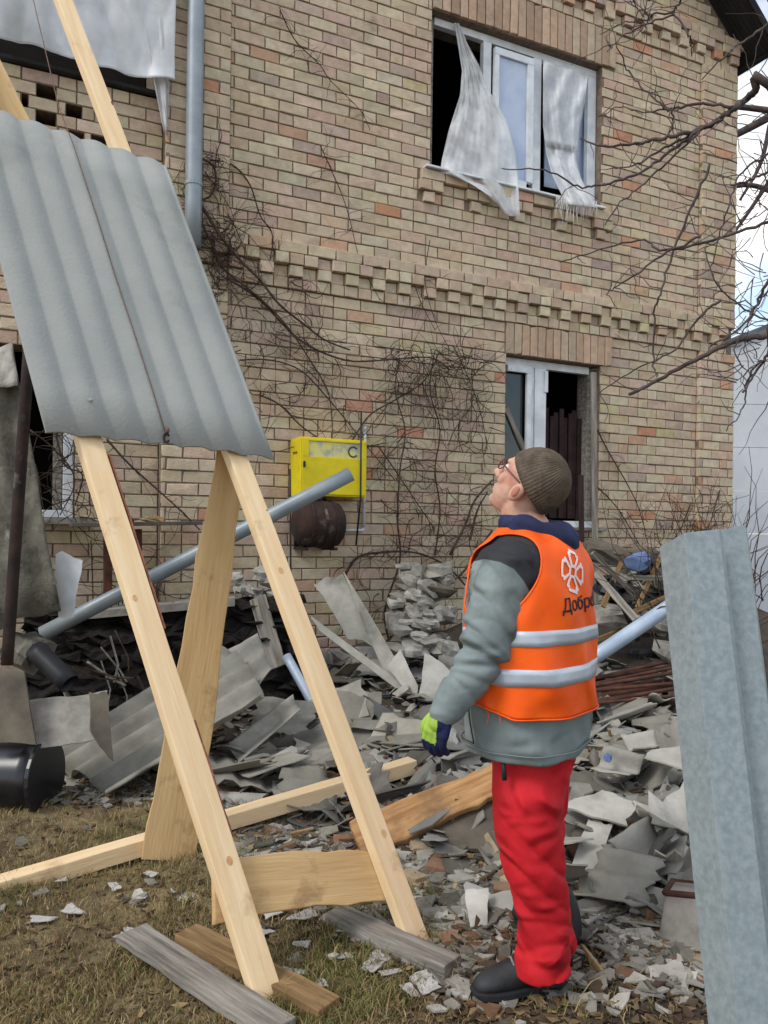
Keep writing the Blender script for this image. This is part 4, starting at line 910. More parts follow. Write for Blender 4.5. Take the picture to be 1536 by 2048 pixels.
# metal box half buried at right
mx_ = empty('metal_canister', P(1350, 1900, 2.75), 'pale dented metal canister with a rusty top edge lying by the profile', 'canister')
mb = MB(); q0 = [P(1312, 1905, 2.72), P(1412, 1925, 2.62), P(1420, 1900, 2.85), P(1325, 1880, 2.95)]; q1 = [P(1330, 1785, 2.8), P(1420, 1795, 2.72), P(1424, 1770, 2.95), P(1345, 1762, 3.02)]
mb.hexa(q0 + q1); recalc(mb.build('shell', M_CONC, mx_, bevel=.012))
mb = MB(); mb.tube(q1 + [q1[0]], .012, n=6); mb.build('rim', M_RUST, mx_, smooth=True)
lump('stone_block', 1290, 1815, 2.95, .07, .05, .05, M_DKPANEL, 'brown stone lump beside the metal canister', 'stone', None, 303)
beam('stick', gp(1290, 1985) + up * .02, P(1420, 1915, 2.75), .03, .02, up, M_PINE, None, seg=4, label='pale peeled stick lying on leaves before the profile', cat='stick')
beam('plank', P(1190, 1860, 2.85), P(1385, 1945, 2.62), .07, .014, up, M_GREYWOOD, None, seg=6, label='pale grey board lying flat behind the boot', cat='plank')
slab('concrete_piece', [(1260, 1820), (1330, 1835), (1345, 1780), (1290, 1770)], [2.9, 2.85, 2.95, 3.0], 'light grey flat piece leaning on the canister', 'slate slab', 0, seed=31, colr=160)
# left-hand side: stump, pole, panels, cylinders
M_OLDS = mat('lichen_slate', srgb(112, 109, 98), srgb(72, 69, 62), rough=.95, scale=7, bump=.7, bscale=40, c3=srgb(150, 148, 138), c3scale=9, c3lo=.6, c3hi=.75)
slab('slate_sheet', [(-120, 1262), (122, 1232), (30, 700), (-120, 690)], [4.45, 4.5, 4.75, 4.75], 'old lichen-spotted corrugated sheet leaning upright against the wing wall', 'slate sheet', 3, .03, m=M_OLDS, seed=41, rag=.012, thick=.009)
slab('slate_piece', [(-60, 775), (36, 772), (28, 690), (-60, 692)], [4.6, 4.6, 4.66, 4.66], 'pale grey piece capping the old upright sheet', 'slate slab', 1, .02, m=M_PLASTER, seed=42, rag=.02, thick=.008)
OLDSTUMP = ''', (1240, 44, 66), (1160, 42, 60), (1080, 36, 56), (1000, 26, 48), (920, 16, 42), (840, 8, 36), (772, 4, 34)]
mb.tube([P(x, y, 4.7) for y, x, r_ in prof], .1, n=26, rs=[r_ * 4.7 / FPX for y, x, r_ in prof])
rr = random.Random(3)
mb.v = [tuple(Vector(v) + Vector((rr.gauss(0, .008), rr.gauss(0, .008), 0))) for v in mb.v]
mb.build('trunk', M_STUMP, st, smooth=True)
mb = MB(); mb.tube([P(4, 774, 4.7), P(0, 730, 4.7), P(-6, 690, 4.72)], .1, n=18, rs=[.105, .10, .085]); mb.build('cut_top', M_PLASTER, st, smooth=True)
'''
pipe('rusty_pole', [P(14, 1330, 4.15), P(34, 1040, 4.2), P(58, 700, 4.25)], .032, M_DKRUST, 'dark rusty steel pole leaning in front of the stump', 'pole', 10, False)
slab('tin_sheet', [(108, 1105), (118, 1238), (146, 1238), (166, 1120)], [4.62, 4.62, 4.62, 4.66], 'small pale tin scrap beside the stump', 'tin scrap', 0, m=M_PVC, seed=32, rag=.03)
slab('wooden_board', [(-20, 1480), (70, 1490), (48, 1345), (-20, 1335)], [3.95, 3.95, 4.1, 4.1], 'dull brown wooden panel at the far left of the heap', 'panel', 0, m=M_DKPANEL, seed=33, rag=.01, thick=.02)
slab('sheet_metal', [(72, 1500), (205, 1478), (212, 1384), (60, 1398)], [4.02, 4.1, 4.25, 4.18], 'blank grey panel leaning beside the brown board', 'panel', 0, m=M_CONC, seed=34, rag=.02)
slab('bent_bracket', [(182, 1462), (226, 1525), (216, 1388), (180, 1384)], [4.0, 3.98, 4.15, 4.18], 'dark bent bracket sheet hooked over the slate slab', 'bracket', 0, m=M_DKPANEL, seed=36, rag=.02)
lump('round_stone', 55, 1300, 4.6, .13, .12, .11, M_STUMP, 'round dark grey stone sitting in the dark hollow', 'stone', None, 304)
pipe('black_tube', [P(70, 1300, 4.5), P(140, 1368, 4.4)], .06, M_BLACKM, 'short black tube in the dark hollow at left', 'tube')
tub = empty('black_tub', P(40, 1600, 3.9), 'glossy black tub lying on its side at the left edge', 'tub')
M_TUB = mat('black_plastic', srgb(34, 34, 38), srgb(22, 22, 25), rough=.3, scale=3, bump=.05, spec=.5)
ta, tb2 = P(-120, 1548, 4.15), P(88, 1552, 4.1)
mb = MB(); mb.tube([ta.lerp(tb2, k / 8) for k in range(9)], .16, .185, n=26); mb.build('body', M_TUB, tub, smooth=True)
mb = MB(); mb.tube([tb2 - (tb2 - ta).normalized() * .004, tb2 + (tb2 - ta).normalized() * .02], .195, n=26); mb.build('rim', M_TUB, tub, bevel=.005)
# dark hollow: lean-to shell behind the pipe, the hollow's shade put into its colour
holo = empty('collapsed_lean_to', P(260, 1330, 5.9), 'dark collapsed lean-to hollow under the slanting drainpipe', 'lean-to')
mb = MB(); mb.hexa([P(60, 1420, 5.3), P(620, 1440, 5.6), P(620, 1420, 6.3), P(60, 1400, 6.3), P(60, 1235, 5.7), P(600, 1205, 5.9), P(600, 1190, 6.3), P(60, 1230, 6.2)]); sh_ = recalc(mb.build('shell', mat('blackish', srgb(40, 34, 31), srgb(20, 18, 18), rough=1, scale=9, bump=.9, bscale=16, bdist=.05), holo))
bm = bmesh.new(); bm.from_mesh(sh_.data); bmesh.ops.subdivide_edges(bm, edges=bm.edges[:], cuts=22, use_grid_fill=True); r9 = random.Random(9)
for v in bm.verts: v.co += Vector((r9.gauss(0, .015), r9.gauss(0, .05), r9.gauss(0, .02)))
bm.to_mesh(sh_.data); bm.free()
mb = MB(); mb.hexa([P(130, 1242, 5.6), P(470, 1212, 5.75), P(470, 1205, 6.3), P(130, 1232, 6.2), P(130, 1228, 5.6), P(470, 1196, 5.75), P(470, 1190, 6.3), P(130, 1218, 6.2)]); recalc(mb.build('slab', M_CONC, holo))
shelf = beam('shelf_board', onwall(140, 1050, .2), onwall(400, 1046, .2), .2, .03, up, M_DKPANEL, None, label='dark weathered shelf board fixed level along the wing wall', cat='shelf')
for k, (x, y) in enumerate(((260, 1040), (300, 1042), (320, 1038))):
    lump('bark_scrap', x, y, (onwall(x, y, .2) - CC).y, .07, .03, .012, M_BROWNWOOD, 'scrap of bark lying on the dark shelf', 'scrap', 'scraps on the shelf', 320 + k)
for x in (215, 275):
    beam('post', onwall(x, 1240, .15), onwall(x, 1058, .15), .06, .06, NW, M_RUST, None, seg=3, label='rust-brown post under the dark shelf' , cat='post', group='posts under the shelf')
# vertical grey plank leaning right of the wide prop
beam('plank', P(556, 1335, 5.6), P(515, 1195, 5.9), .13, .02, -CF, M_GREYWOOD, None, label='weathered grey plank leaning upright right of the prop plank', cat='plank')
beam('beam_piece', P(700, 1400, 5.6), P(865, 1395, 5.5), .06, .05, up, M_BLACKM, None, label='charred short beam lying behind the pale slate flakes', cat='beam')
# small sticks in the hollow
for i in range(16):
    x = random.uniform(120, 420); y = random.uniform(1250, 1380); a = random.uniform(.3, 1.4); Z = 5.0 + random.uniform(-.2, .3)
    pipe('dry_stick', [P(x, y, Z), P(x + 60 * math.cos(a), y + 60 * math.sin(a), Z - .05), P(x + 110 * math.cos(a + .2), y + 100 * math.sin(a - .1), Z - .1)], random.uniform(.004, .009), random.choice([M_GREYWOOD, M_VINE]), 'thin dry stick lying in the dark hollow at left', 'stick', 5, False)['group'] = 'dry sticks in the hollow'
# ================================================================== VEGETATION
def smoothpath(pts, n=4):
    pts = [Vector(p) for p in pts]
    if len(pts) < 3: return pts
    out = []
    for i in range(len(pts) - 1):
        p0, p1, p2, p3 = pts[max(i - 1, 0)], pts[i], pts[i + 1], pts[min(i + 2, len(pts) - 1)]
        for k in range(n):
            t = k / n; out.append(.5 * ((2 * p1) + (p2 - p0) * t + (2 * p0 - 5 * p1 + 4 * p2 - p3) * t * t + (3 * p1 - p0 - 3 * p2 + p3) * t ** 3))
    out.append(pts[-1]); return out
VR = random.Random(21)
def vine(name, label, stems, root_px, tw_boxes, seed):
    rr = random.Random(seed); v = empty(name, onwall(*root_px, .05), label, 'climbing vine')
    tw = MB()
    for px, r0, r1 in stems:
        path = smoothpath([onwall(x, y, .03 + .03 * rr.random() + (.05 if r0 > .006 else 0)) for x, y in px], 5)
        mb = MB(); mb.tube(path, r0 * 1.35, r1 * 1.35, n=6); mb.build('stem', M_VINE, v, smooth=True)
        for k in range(int(len(path) * .8)):            # side twigs
            p = rr.choice(path); a = rr.uniform(0, 6.283); L_ = rr.uniform(.05, .35); q = [p]; 
            for s in range(5):
                a += rr.gauss(0, .35); p = p + EW * (math.cos(a) * L_ / 5) + up * (math.sin(a) * L_ / 5 - .004 * s) + NW * rr.uniform(-.006, .01); q.append(p)
            tw.tube(q, .0028, .0012, n=4)
    for (x0, y0, x1, y1, n) in tw_boxes:
        for k in range(n):
            p = onwall(rr.uniform(x0, x1), rr.uniform(y0, y1), .04 + rr.random() * .07); a = rr.uniform(0, 6.283); L_ = rr.uniform(.15, .6); q = [p]; cv = rr.gauss(0, .25)
            for s in range(8):
                a += cv + rr.gauss(0, .2); p = p + EW * (math.cos(a) * L_ / 8) + up * (math.sin(a) * L_ / 8 - .006) + NW * rr.uniform(-.008, .008); q.append(p)
            tw.tube(q, rr.uniform(.0018, .0055), .0013, n=4)
    tag(tw.build('twigs', M_VINE, v, smooth=True), kind='stuff')
vine('climbing_vine', 'thick dry vine tangle clinging to the wall beside the corrugated sheet', [
    ([(385, 330), (400, 318), (425, 330), (432, 360), (420, 392), (400, 400)], .008, .006),
    ([(420, 320), (465, 330), (500, 370), (520, 430), (545, 470), (540, 520)], .006, .003),
    ([(395, 400), (415, 430), (440, 470), (480, 520), (520, 560), (560, 610), (610, 650), (650, 680), (700, 700)], .011, .005),
    ([(400, 440), (430, 500), (450, 540), (500, 580), (545, 620), (580, 660), (620, 720), (655, 780), (664, 840), (664, 880)], .007, .003),
    ([(520, 790), (560, 810), (600, 850), (640, 880), (690, 930), (720, 960)], .006, .003),
    ([(460, 560), (520, 600), (600, 680), (690, 720), (770, 720), (860, 715), (900, 740)], .008, .004),
    ([(480, 720), (540, 720), (600, 740), (650, 790), (700, 850), (740, 900), (790, 960)], .005, .003),
    ([(215, 880), (255, 925), (310, 975), (360, 1020), (400, 1060)], .007, .004),
    ([(560, 20), (590, 80), (640, 130), (660, 160), (720, 220), (740, 260)], .004, .002),
    ([(640, 290), (680, 380), (700, 440), (720, 520), (760, 600)], .003, .002)], (430, 1290), [(372, 420, 470, 590, 120), (380, 300, 450, 420, 30), (440, 560, 620, 700, 50), (520, 640, 700, 900, 50)], 2)
vine('climbing_vine', 'fine web of bare vine stems spreading on the wall left of the lower window', [
    ([(780, 1290), (770, 1220), (800, 1120), (795, 1040), (800, 940), (810, 860), (790, 780), (800, 720)], .008, .003),
    ([(870, 1110), (880, 1020), (870, 940), (880, 860), (860, 780), (870, 700)], .006, .003),
    ([(900, 1110), (930, 1050), (950, 1000), (985, 960)], .010, .006), ([(940, 1080), (955, 1020), (975, 985)], .010, .005),
    ([(690, 1150), (715, 1115), (760, 1105), (830, 1105), (890, 1130), (930, 1170)], .010, .006),
    ([(760, 1300), (820, 1230), (880, 1180), (930, 1140), (985, 1060)], .011, .007),
    ([(705, 880), (740, 830), (790, 800), (850, 760), (880, 700)], .006, .003), ([(755, 890), (790, 940), (830, 1000), (870, 1060)], .005, .003),
    ([(905, 690), (930, 740), (960, 820), (975, 900)], .004, .002), ([(860, 480), (850, 560), (870, 640), (900, 700)], .003, .002), ([(820, 540), (840, 600), (870, 660)], .003, .002)],
    (780, 1290), [(780, 690, 960, 800, 130), (760, 780, 980, 1100, 150), (680, 1080, 960, 1250, 60)], 3)
vine('climbing_vine', 'sparse vine stems hanging before the wall right of the lower window', [
    ([(1195, 860), (1215, 900), (1250, 960), (1275, 1010), (1290, 1060)], .006, .003), ([(1190, 970), (1230, 1010), (1262, 1060), (1290, 1110)], .005, .003),
    ([(1440, 980), (1420, 1040), (1400, 1090)], .006, .004), ([(1380, 1010), (1360, 1060), (1330, 1100)], .005, .003)], (1290, 1130), [(1195, 1000, 1340, 1200, 60), (1340, 1000, 1460, 1080, 70)], 4)
vine('climbing_vine', 'dry vine strands hanging by the wing window and the stump', [
    ([(110, 860), (130, 930), (165, 950), (150, 1010)], .006, .004), ([(60, 860), (110, 900), (150, 960), (120, 1030)], .005, .003), ([(182, 1080), (186, 1200), (184, 1330)], .004, .003), ([(60, 1150), (100, 1200), (200, 1290), (300, 1360)], .005, .003), ([(235, 1190), (250, 1280), (300, 1360)], .004, .003)], (120, 1300), [(60, 860, 180, 1050, 40), (180, 1090, 330, 1250, 30)], 5)
# ---- bare fruit tree reaching in from the right
tree = empty('bare_tree', (3.25, 4.5, hgt(3.25, 4.5)), 'bare leafless tree whose thin dark branches cross the upper wall', 'tree')
mb = MB(); trunk = smoothpath([(3.25, 4.5, hgt(3.25, 4.5) - .1), (3.2, 4.5, .8), (3.05, 4.48, 1.7), (2.95, 4.45, 2.6), (2.9, 4.4, 3.6), (2.8, 4.35, 4.6)], 5); mb.tube(trunk, .10, .03, n=12); mb.build('trunk', M_BARK, tree, smooth=True)
BRZ = 4.3
def sub(path, r0, r1, base=None, Z=BRZ, name='branch'):
    rr = VR; pts = [P(x, y, Z + (i % 3 - 1) * .06) for i, (x, y) in enumerate(path)]
    if base is not None: pts = [Vector(base)] + pts
    sp = smoothpath(pts, 6); sp = [p + Vector((rr.gauss(0, .004), rr.gauss(0, .004), rr.gauss(0, .004))) for p in sp]
    mb = MB(); mb.tube(sp, r0, r1, n=7); mb.build(name, M_BARK, tree, smooth=True); return sp
tk_ = lambda z: Vector((3.0 - .05 * z, 4.45, z))
ALLB = []
B1 = sub([(1536, 172), (1510, 183), (1490, 200), (1470, 215), (1440, 240), (1400, 258), (1350, 272), (1310, 279), (1270, 288), (1205, 292), (1160, 280)], .024, .004, tk_(3.2)); ALLB.append(B1)
for path, r0, r1, base in [
    ([(1470, 216), (1393, 262), (1318, 302), (1268, 332), (1233, 334)], .010, .003, None),
    ([(1440, 240), (1388, 268), (1318, 320), (1268, 350), (1198, 370), (1158, 372), (1088, 340), (1003, 338)], .010, .003, None),
    ([(1400, 262), (1340, 320), (1290, 365), (1240, 405), (1210, 450)], .007, .003, None),
    ([(1600, 10), (1536, 50), (1478, 90), (1454, 108), (1405, 157)], .012, .003, tk_(4.4)),
    ([(1380, -40), (1364, 0), (1350, 22), (1375, 66), (1383, 83), (1381, 113)], .008, .003, tk_(4.6)),
    ([(1350, 22), (1307, 30), (1292, 40), (1243, 47), (1200, 70)], .006, .002, None), ([(1350, 27), (1292, 49), (1246, 73), (1214, 103)], .006, .002, None),
    ([(1466, 213), (1405, 208), (1346, 217), (1329, 217), (1297, 186), (1258, 144), (1236, 93)], .009, .003, None), ([(1329, 217), (1290, 225), (1240, 215), (1195, 235)], .005, .002, None),
    ([(1346, 217), (1345, 250), (1340, 262)], .005, .003, None), ([(1300, 0), (1262, -10), (1275, 15), (1290, 42)], .005, .002, None),
    ([(1580, 425), (1536, 442), (1443, 475), (1328, 502), (1288, 480), (1200, 500), (1120, 524)], .012, .003, tk_(2.9)),
    ([(1600, 660), (1536, 672), (1488, 677), (1438, 697), (1368, 732), (1313, 762), (1260, 790)], .020, .009, tk_(2.2)),
    ([(1600, 480), (1536, 562), (1513, 607), (1478, 657), (1420, 690)], .012, .005, tk_(2.8)),
    ([(1420, 330), (1380, 420), (1343, 512), (1323, 577), (1308, 637), (1308, 732), (1315, 752)], .008, .004, None), ([(1400, 470), (1323, 512), (1243, 567), (1213, 587)], .008, .003, None),
    ([(1560, 650), (1536, 707), (1512, 745), (1488, 782)], .010, .006, tk_(2.3)), ([(1520, 720), (1493, 767), (1488, 812), (1453, 860)], .006, .003, None),
    ([(1440, 600), (1413, 620), (1368, 672), (1348, 702), (1268, 740), (1198, 787)], .008, .003, None), ([(1580, 310), (1536, 345), (1500, 360), (1460, 372)], .010, .006, tk_(3.0)),
    ([(1600, 300), (1520, 320), (1480, 350), (1460, 400), (1440, 470), (1420, 540)], .008, .003, tk_(3.0)), ([(1590, 560), (1530, 590), (1500, 640), (1470, 700), (1490, 740)], .007, .003, tk_(2.5)),
    ([(1600, 620), (1540, 640), (1480, 610), (1430, 560), (1410, 500)], .007, .003, tk_(2.5))]:
    ALLB.append(sub(path, r0, r1, base, BRZ + VR.uniform(-.03, .03)))
tw = MB()
for k in range(150):
    path = VR.choice(ALLB); p = VR.choice(path); x, y, z_ = proj(p)
    if x > 1640: continue
    a = VR.uniform(-3.14, 3.14); L_ = VR.uniform(.06, .34); q = [p]
    for s in range(5):
        a += VR.gauss(0, .3); p = p + Vector((math.cos(a) * L_ / 5, VR.gauss(0, .01), math.sin(a) * L_ / 5)); q.append(p)
    tw.tube(q, .0032, .0012, n=4)
for k in range(36):
    p = P(VR.uniform(1465, 1560), VR.uniform(320, 780), BRZ + VR.uniform(-.3, .5)); a = VR.uniform(2, 4.2); L_ = VR.uniform(.15, .5); q = [p]
    for s in range(6):
        a += VR.gauss(0, .35); p = p + Vector((math.cos(a) * L_ / 6, VR.gauss(0, .01), math.sin(a) * L_ / 6)); q.append(p)
    tw.tube(q, .0035, .0012, n=4)
tag(tw.build('twigs', M_BARK, tree, smooth=True), kind='stuff')
# ---- tree behind the house corner
bt = empty('bare_tree', (9.0, 12.5, 0), 'bare tree with thick limbs standing behind the house corner', 'tree')
mb = MB(); mb.tube(smoothpath([(9.0, 12.5, -.1), (8.9, 12.5, 3), (8.6, 12.5, 6), (8.4, 12.4, 9)], 5), .2, .08, n=10); mb.build('trunk', M_BARK, bt, smooth=True)
for path, r0, r1 in [([(1560, 222), (1500, 255), (1440, 285)], .07, .05), ([(1570, 225), (1500, 216), (1440, 210)], .05, .04), ([(1560, 390), (1500, 370), (1440, 380)], .045, .03), ([(1540, 250), (1520, 330), (1480, 400)], .04, .02), ([(1560, 330), (1500, 420), (1465, 470)], .04, .02)]:
    mb = MB(); mb.tube(smoothpath([P(x, y, 12.3) for x, y in path], 5), r0, r1, n=8); mb.build('limb', M_BARK, bt, smooth=True)
tw = MB()
for k in range(60):
    p = P(VR.uniform(1470, 1600), VR.uniform(60, 660), 12.2); a = VR.uniform(0, 6.28); L_ = VR.uniform(.4, 1.2); q = [p]
    for s in range(6):
        a += VR.gauss(0, .3); p = p + Vector((math.cos(a) * L_ / 6, VR.gauss(0, .03), math.sin(a) * L_ / 6)); q.append(p)
    tw.tube(q, .010, .003, n=4)
tag(tw.build('twigs', M_BARK, bt, smooth=True), kind='stuff')
# ---- low bare shrub at the right corner of the house
shb = empty('bare_shrub', P(1470, 1290, 5.6), 'low bare shrub of thin twigs at the right house corner', 'shrub')
tw = MB(); 
for k in range(90):
    p = P(VR.uniform(1300, 1530), VR.uniform(1150, 1320), 5.6 + VR.uniform(-.5, .5)); a = VR.uniform(.6, 2.5); L_ = VR.uniform(.4, 1.0); q = [p]
    for s in range(6):
        a += VR.gauss(0, .25); p = p + Vector((math.cos(a) * L_ / 6, VR.gauss(0, .02), math.sin(a) * L_ / 6)); q.append(p)
    tw.tube(q, .005, .0015, n=4)
tw.build('twigs', M_VINE, shb, smooth=True)
# ---- dry grass
GC = [(178, 158, 112), (164, 144, 98), (148, 136, 86), (132, 132, 78), (114, 122, 66), (148, 120, 86), (190, 172, 130), (168, 144, 106), (156, 130, 96), (182, 160, 120)]
mb = MB(); gr = random.Random(9)
CL = [(gr.uniform(-3, 1.2), gr.uniform(1.6, 4.6), gr.uniform(.03, .10), gr.random()) for _ in range(420)]
def patch(X, Y): return math.sin(3.1 * X + 1.2) * math.sin(2.7 * Y + .5) + .6 * math.sin(7.3 * X - 4.1 * Y)
nb = 0
for k in range(150000):
    px = gr.uniform(-60, 1500); py = 1590 + (gr.random() ** .8) * 500
    lim = 1.0 if px < 600 else max(0, 1 - (px - 600) / 420)
    if py < 1640 + max(0, px - 150) * .5: lim *= .45
    if px > 1000: lim = .045
    elif px > 560 and py < 1880: lim *= .4
    if gr.random() > lim: continue
    g = gp(px, py); X, Y = g.x, g.y; tuft = 0
    if k % 2:
        cx, cy, cr_, gq_ = CL[gr.randrange(420)]; X, Y = cx + gr.gauss(0, cr_), cy + gr.gauss(0, cr_); tuft = 1
        if X > .25 and gr.random() < .7: continue
    z = hgt(X, Y); pt_ = patch(X, Y)
    if heapt(X, Y) > .1: continue
    if pt_ < -.5 and gr.random() < .7: continue
    h = gr.uniform(.012, .045) * (1.35 if tuft else .8) * (1.2 if pt_ > .3 else .85); a = gr.uniform(0, 6.283); b = gr.uniform(0, 6.283); w_ = gr.uniform(.0012, .0026); ln = h * gr.uniform(.3, 1.3)
    dx, dy = math.cos(a) * w_, math.sin(a) * w_; bx_, by_ = math.cos(b) * ln, math.sin(b) * ln
    c = gr.choice(GC[2:5]) if (pt_ > .45 and gr.random() < .65) else gr.choice(GC); kq = gr.uniform(.8, 1.1); c = tuple(min(250, v * kq) for v in c)
    mb.add([(X - dx, Y - dy, z - .004), (X + dx, Y + dy, z - .004), (X + bx_ * .4 + dx * .7, Y + by_ * .4 + dy * .7, z + h * .65), (X + bx_ * .4 - dx * .7, Y + by_ * .4 - dy * .7, z + h * .65), (X + bx_, Y + by_, z + h)], [(0, 1, 2, 3), (3, 2, 4)], srgb(c)); nb += 1
M_GRASS = mat('grass_blade', (1, 1, 1, 1), (.85, .85, .85, 1), rough=.8, scale=10, bump=0, attr='Col', coord='World', trans=.25)
tag(mb.build('grass', M_GRASS), 'short dry yellow-green grass on the trampled yard', 'grass', kind='stuff')
# ---- brown leaf litter
mb = MB()
for k in range(8200):
    px = gr.uniform(-40, 1520); py = gr.uniform(1600, 2080)
    if px < 700 and gr.random() < .66: continue
    g = hit(px, py) if py < 1800 else gp(px, py); X, Y = g.x, g.y; z = hgt(X, Y) + .004; a = gr.uniform(0, 6.283); L_ = gr.uniform(.010, .03); w_ = L_ * gr.uniform(.3, .55); t = gr.gauss(0, .35); cu = gr.uniform(0, .5)
    ux, uy = math.cos(a), math.sin(a); vx, vy = -uy, ux
    kq = gr.uniform(.7, 1.1); c = tuple(v * kq for v in gr.choice([(104, 82, 60), (122, 98, 70), (84, 66, 50), (146, 122, 86), (72, 57, 46), (130, 112, 84)]))
    mb.add([(X - ux * L_, Y - uy * L_, z + cu * L_), (X + vx * w_, Y + vy * w_, z + t * w_ + .003), (X + ux * L_, Y + uy * L_, z + cu * L_), (X - vx * w_, Y - vy * w_, z - t * w_ + .003)], [(0, 1, 2), (0, 2, 3)], srgb(c))
tag(mb.build('leaf_litter', mat('dead_leaf', (1, 1, 1, 1), (.8, .8, .8, 1), rough=.85, scale=20, bump=0, attr='Col', coord='World', trans=.15)), 'brown fallen leaves scattered over the yard', 'leaves', kind='stuff')
# ================================================================== PERSON
ZP = 2.52
man = empty('person', gp(1075, 1975), 'man in orange vest, grey jacket and red trousers looking up at the house', 'person')
PHI = R(33)
fd = Vector((-math.cos(PHI), math.sin(PHI), 0)); ld = Vector((-math.sin(PHI), -math.cos(PHI), 0))
def catmull(xs, ys, x):
    x = min(max(x, xs[0]), xs[-1]); i = 0
    while i < len(xs) - 2 and x > xs[i + 1]: i += 1
    h = xs[i + 1] - xs[i]; t = (x - xs[i]) / h
    def tg(k):
        a, b = max(k - 1, 0), min(k + 1, len(xs) - 1); return (ys[b] - ys[a]) / (xs[b] - xs[a])
    m0, m1 = tg(i) * h, tg(i + 1) * h; t2, t3 = t * t, t ** 3
    return (2 * t3 - 3 * t2 + 1) * ys[i] + (t3 - 2 * t2 + t) * m0 + (-2 * t3 + 3 * t2) * ys[i + 1] + (t3 - t2) * m1
def sph(mb, c, r, n=14, M=None):
    c = Vector(c); r = Vector(r) if hasattr(r, '__len__') else Vector((r, r, r)); vs = []; fs = []
    for i in range(n // 2 + 1):
        th = math.pi * i / (n // 2)
        for j in range(n):
            a = 2 * math.pi * j / n; v = Vector((r.x * math.sin(th) * math.cos(a), r.y * math.sin(th) * math.sin(a), r.z * math.cos(th))); vs.append(c + (M @ v if M is not None else v))
    for i in range(n // 2):
        for j in range(n): fs.append((i * n + j, i * n + (j + 1) % n, (i + 1) * n + (j + 1) % n, (i + 1) * n + j)[::-1])
    mb.add(vs, fs)
def limb(mb, pts, rs, n=18):
    sp = smoothpath(pts, 5); k = len(pts); rr_ = [float(np.interp(i / (len(sp) - 1) * (k - 1), range(k), rs)) for i in range(len(sp))]
    mb.tube(sp, .1, n=n, rs=rr_); sph(mb, sp[0], rr_[0]); sph(mb, sp[-1], rr_[-1])
def voxel(mb, name, size, smooth=4, parent=None, mats=(), keep=None):
    me = mb.mesh(name); bm = bmesh.new(); bm.from_mesh(me); bmesh.ops.recalc_face_normals(bm, faces=bm.faces); bm.to_mesh(me); bm.free()
    o = bpy.data.objects.new(name, me); COL.objects.link(o)
    r_ = o.modifiers.new('r', 'REMESH'); r_.mode = 'VOXEL'; r_.voxel_size = size; r_.adaptivity = 0
    s_ = o.modifiers.new('s', 'SMOOTH'); s_.factor = .5; s_.iterations = smooth
    dg = bpy.context.evaluated_depsgraph_get(); m2 = bpy.data.meshes.new_from_object(o.evaluated_get(dg)); bpy.data.objects.remove(o)
    m2.name = name; m2.materials.clear()
    for m in mats: m2.materials.append(m)
    m2.polygons.foreach_set('use_smooth', [True] * len(m2.polygons))
    o = bpy.data.objects.new(name, m2); link(o, parent); return o
def displace(o, fn):
    me = o.data; n = len(me.vertices); co = np.zeros(n * 3, np.float32); me.vertices.foreach_get('co', co); no = np.zeros(n * 3, np.float32); me.vertices.foreach_get('normal', no)
    co = co.reshape(-1, 3); no = no.reshape(-1, 3); d = fn(co); me.vertices.foreach_set('co', (co + no * d[:, None]).astype(np.float32).ravel()); me.update()
def noise1(co, fx, fy, fz, seed):
    r_ = np.random.RandomState(seed); out = 0
    for k in range(5):
        a = r_.uniform(.6, 1.5, 3) * np.array([fx, fy, fz]); out = out + np.sin(co @ a + r_.uniform(0, 6.28) + 1.3 * np.sin(co @ (a[[1, 2, 0]] * .6) + r_.uniform(0, 6.28)))
    return out / 5
# torso surface (jacket): photo rows, left and right outline
TY = [1492, 1447, 1381, 1315, 1249, 1183, 1140, 1105, 1078, 1058, 1042]
TLx = [932, 930, 928, 927, 928, 932, 940, 962, 988, 1006, 1018]
TRx = [1178, 1181, 1182, 1182, 1181, 1180, 1178, 1168, 1148, 1130, 1116]
TV = [i / 10 for i in range(11)]
TC = [P((a + b) / 2, y, ZP + .03) for y, a, b in zip(TY, TLx, TRx)]; THW = [(b - a) / 2 * (ZP + .03) / FPX for a, b in zip(TLx, TRx)]
ASP = [1.28, 1.28, 1.3, 1.32, 1.36, 1.42, 1.45, 1.45, 1.3, 1.15, 1.05]
def torso(th, v, off=0.0):
    c = Vector((catmull(TV, [q.x for q in TC], v), catmull(TV, [q.y for q in TC], v), catmull(TV, [q.z for q in TC], v)))
    k = catmull(TV, ASP, v); hw = catmull(TV, THW, v); b = hw / math.sqrt(math.cos(PHI) ** 2 + (k * math.sin(PHI)) ** 2); a = b * k
    e = .86; ct, s_ = math.cos(th), math.sin(th); x = math.copysign(abs(ct) ** e, ct); y = math.copysign(abs(s_) ** e, s_)
    wr = .004 * math.sin(9 * th + 20 * v) + .0035 * math.sin(26 * v + 3 * th) * (v < .75)
    return c + fd * (x * (b + off + wr)) + ld * (y * (a + off + wr))
M_JACK = mat('grey_jacket', srgb(128, 138, 138), srgb(108, 118, 119), rough=.75, scale=5, bump=.2, bscale=9, spec=.3, bdist=.02, c3=srgb(140, 150, 149), c3scale=3)
M_JBLK = mat('black_yoke', srgb(46, 46, 50), srgb(34, 34, 38), rough=.85, scale=5, bump=.2)
M_JACKY = mat('grey_jacket_black_yoke', srgb(128, 138, 138), srgb(112, 122, 123), rough=.75, scale=5, bump=.2, bscale=9, spec=.3, bdist=.02, c3=srgb(96, 104, 104), c3scale=3, fold=(7, .8, .06, (1, .7, 1.5)))
_n = M_JACKY.node_tree; _p = [q for q in _n.nodes if q.type == 'BSDF_PRINCIPLED'][0]; _old = _p.inputs['Base Color'].links[0].from_socket
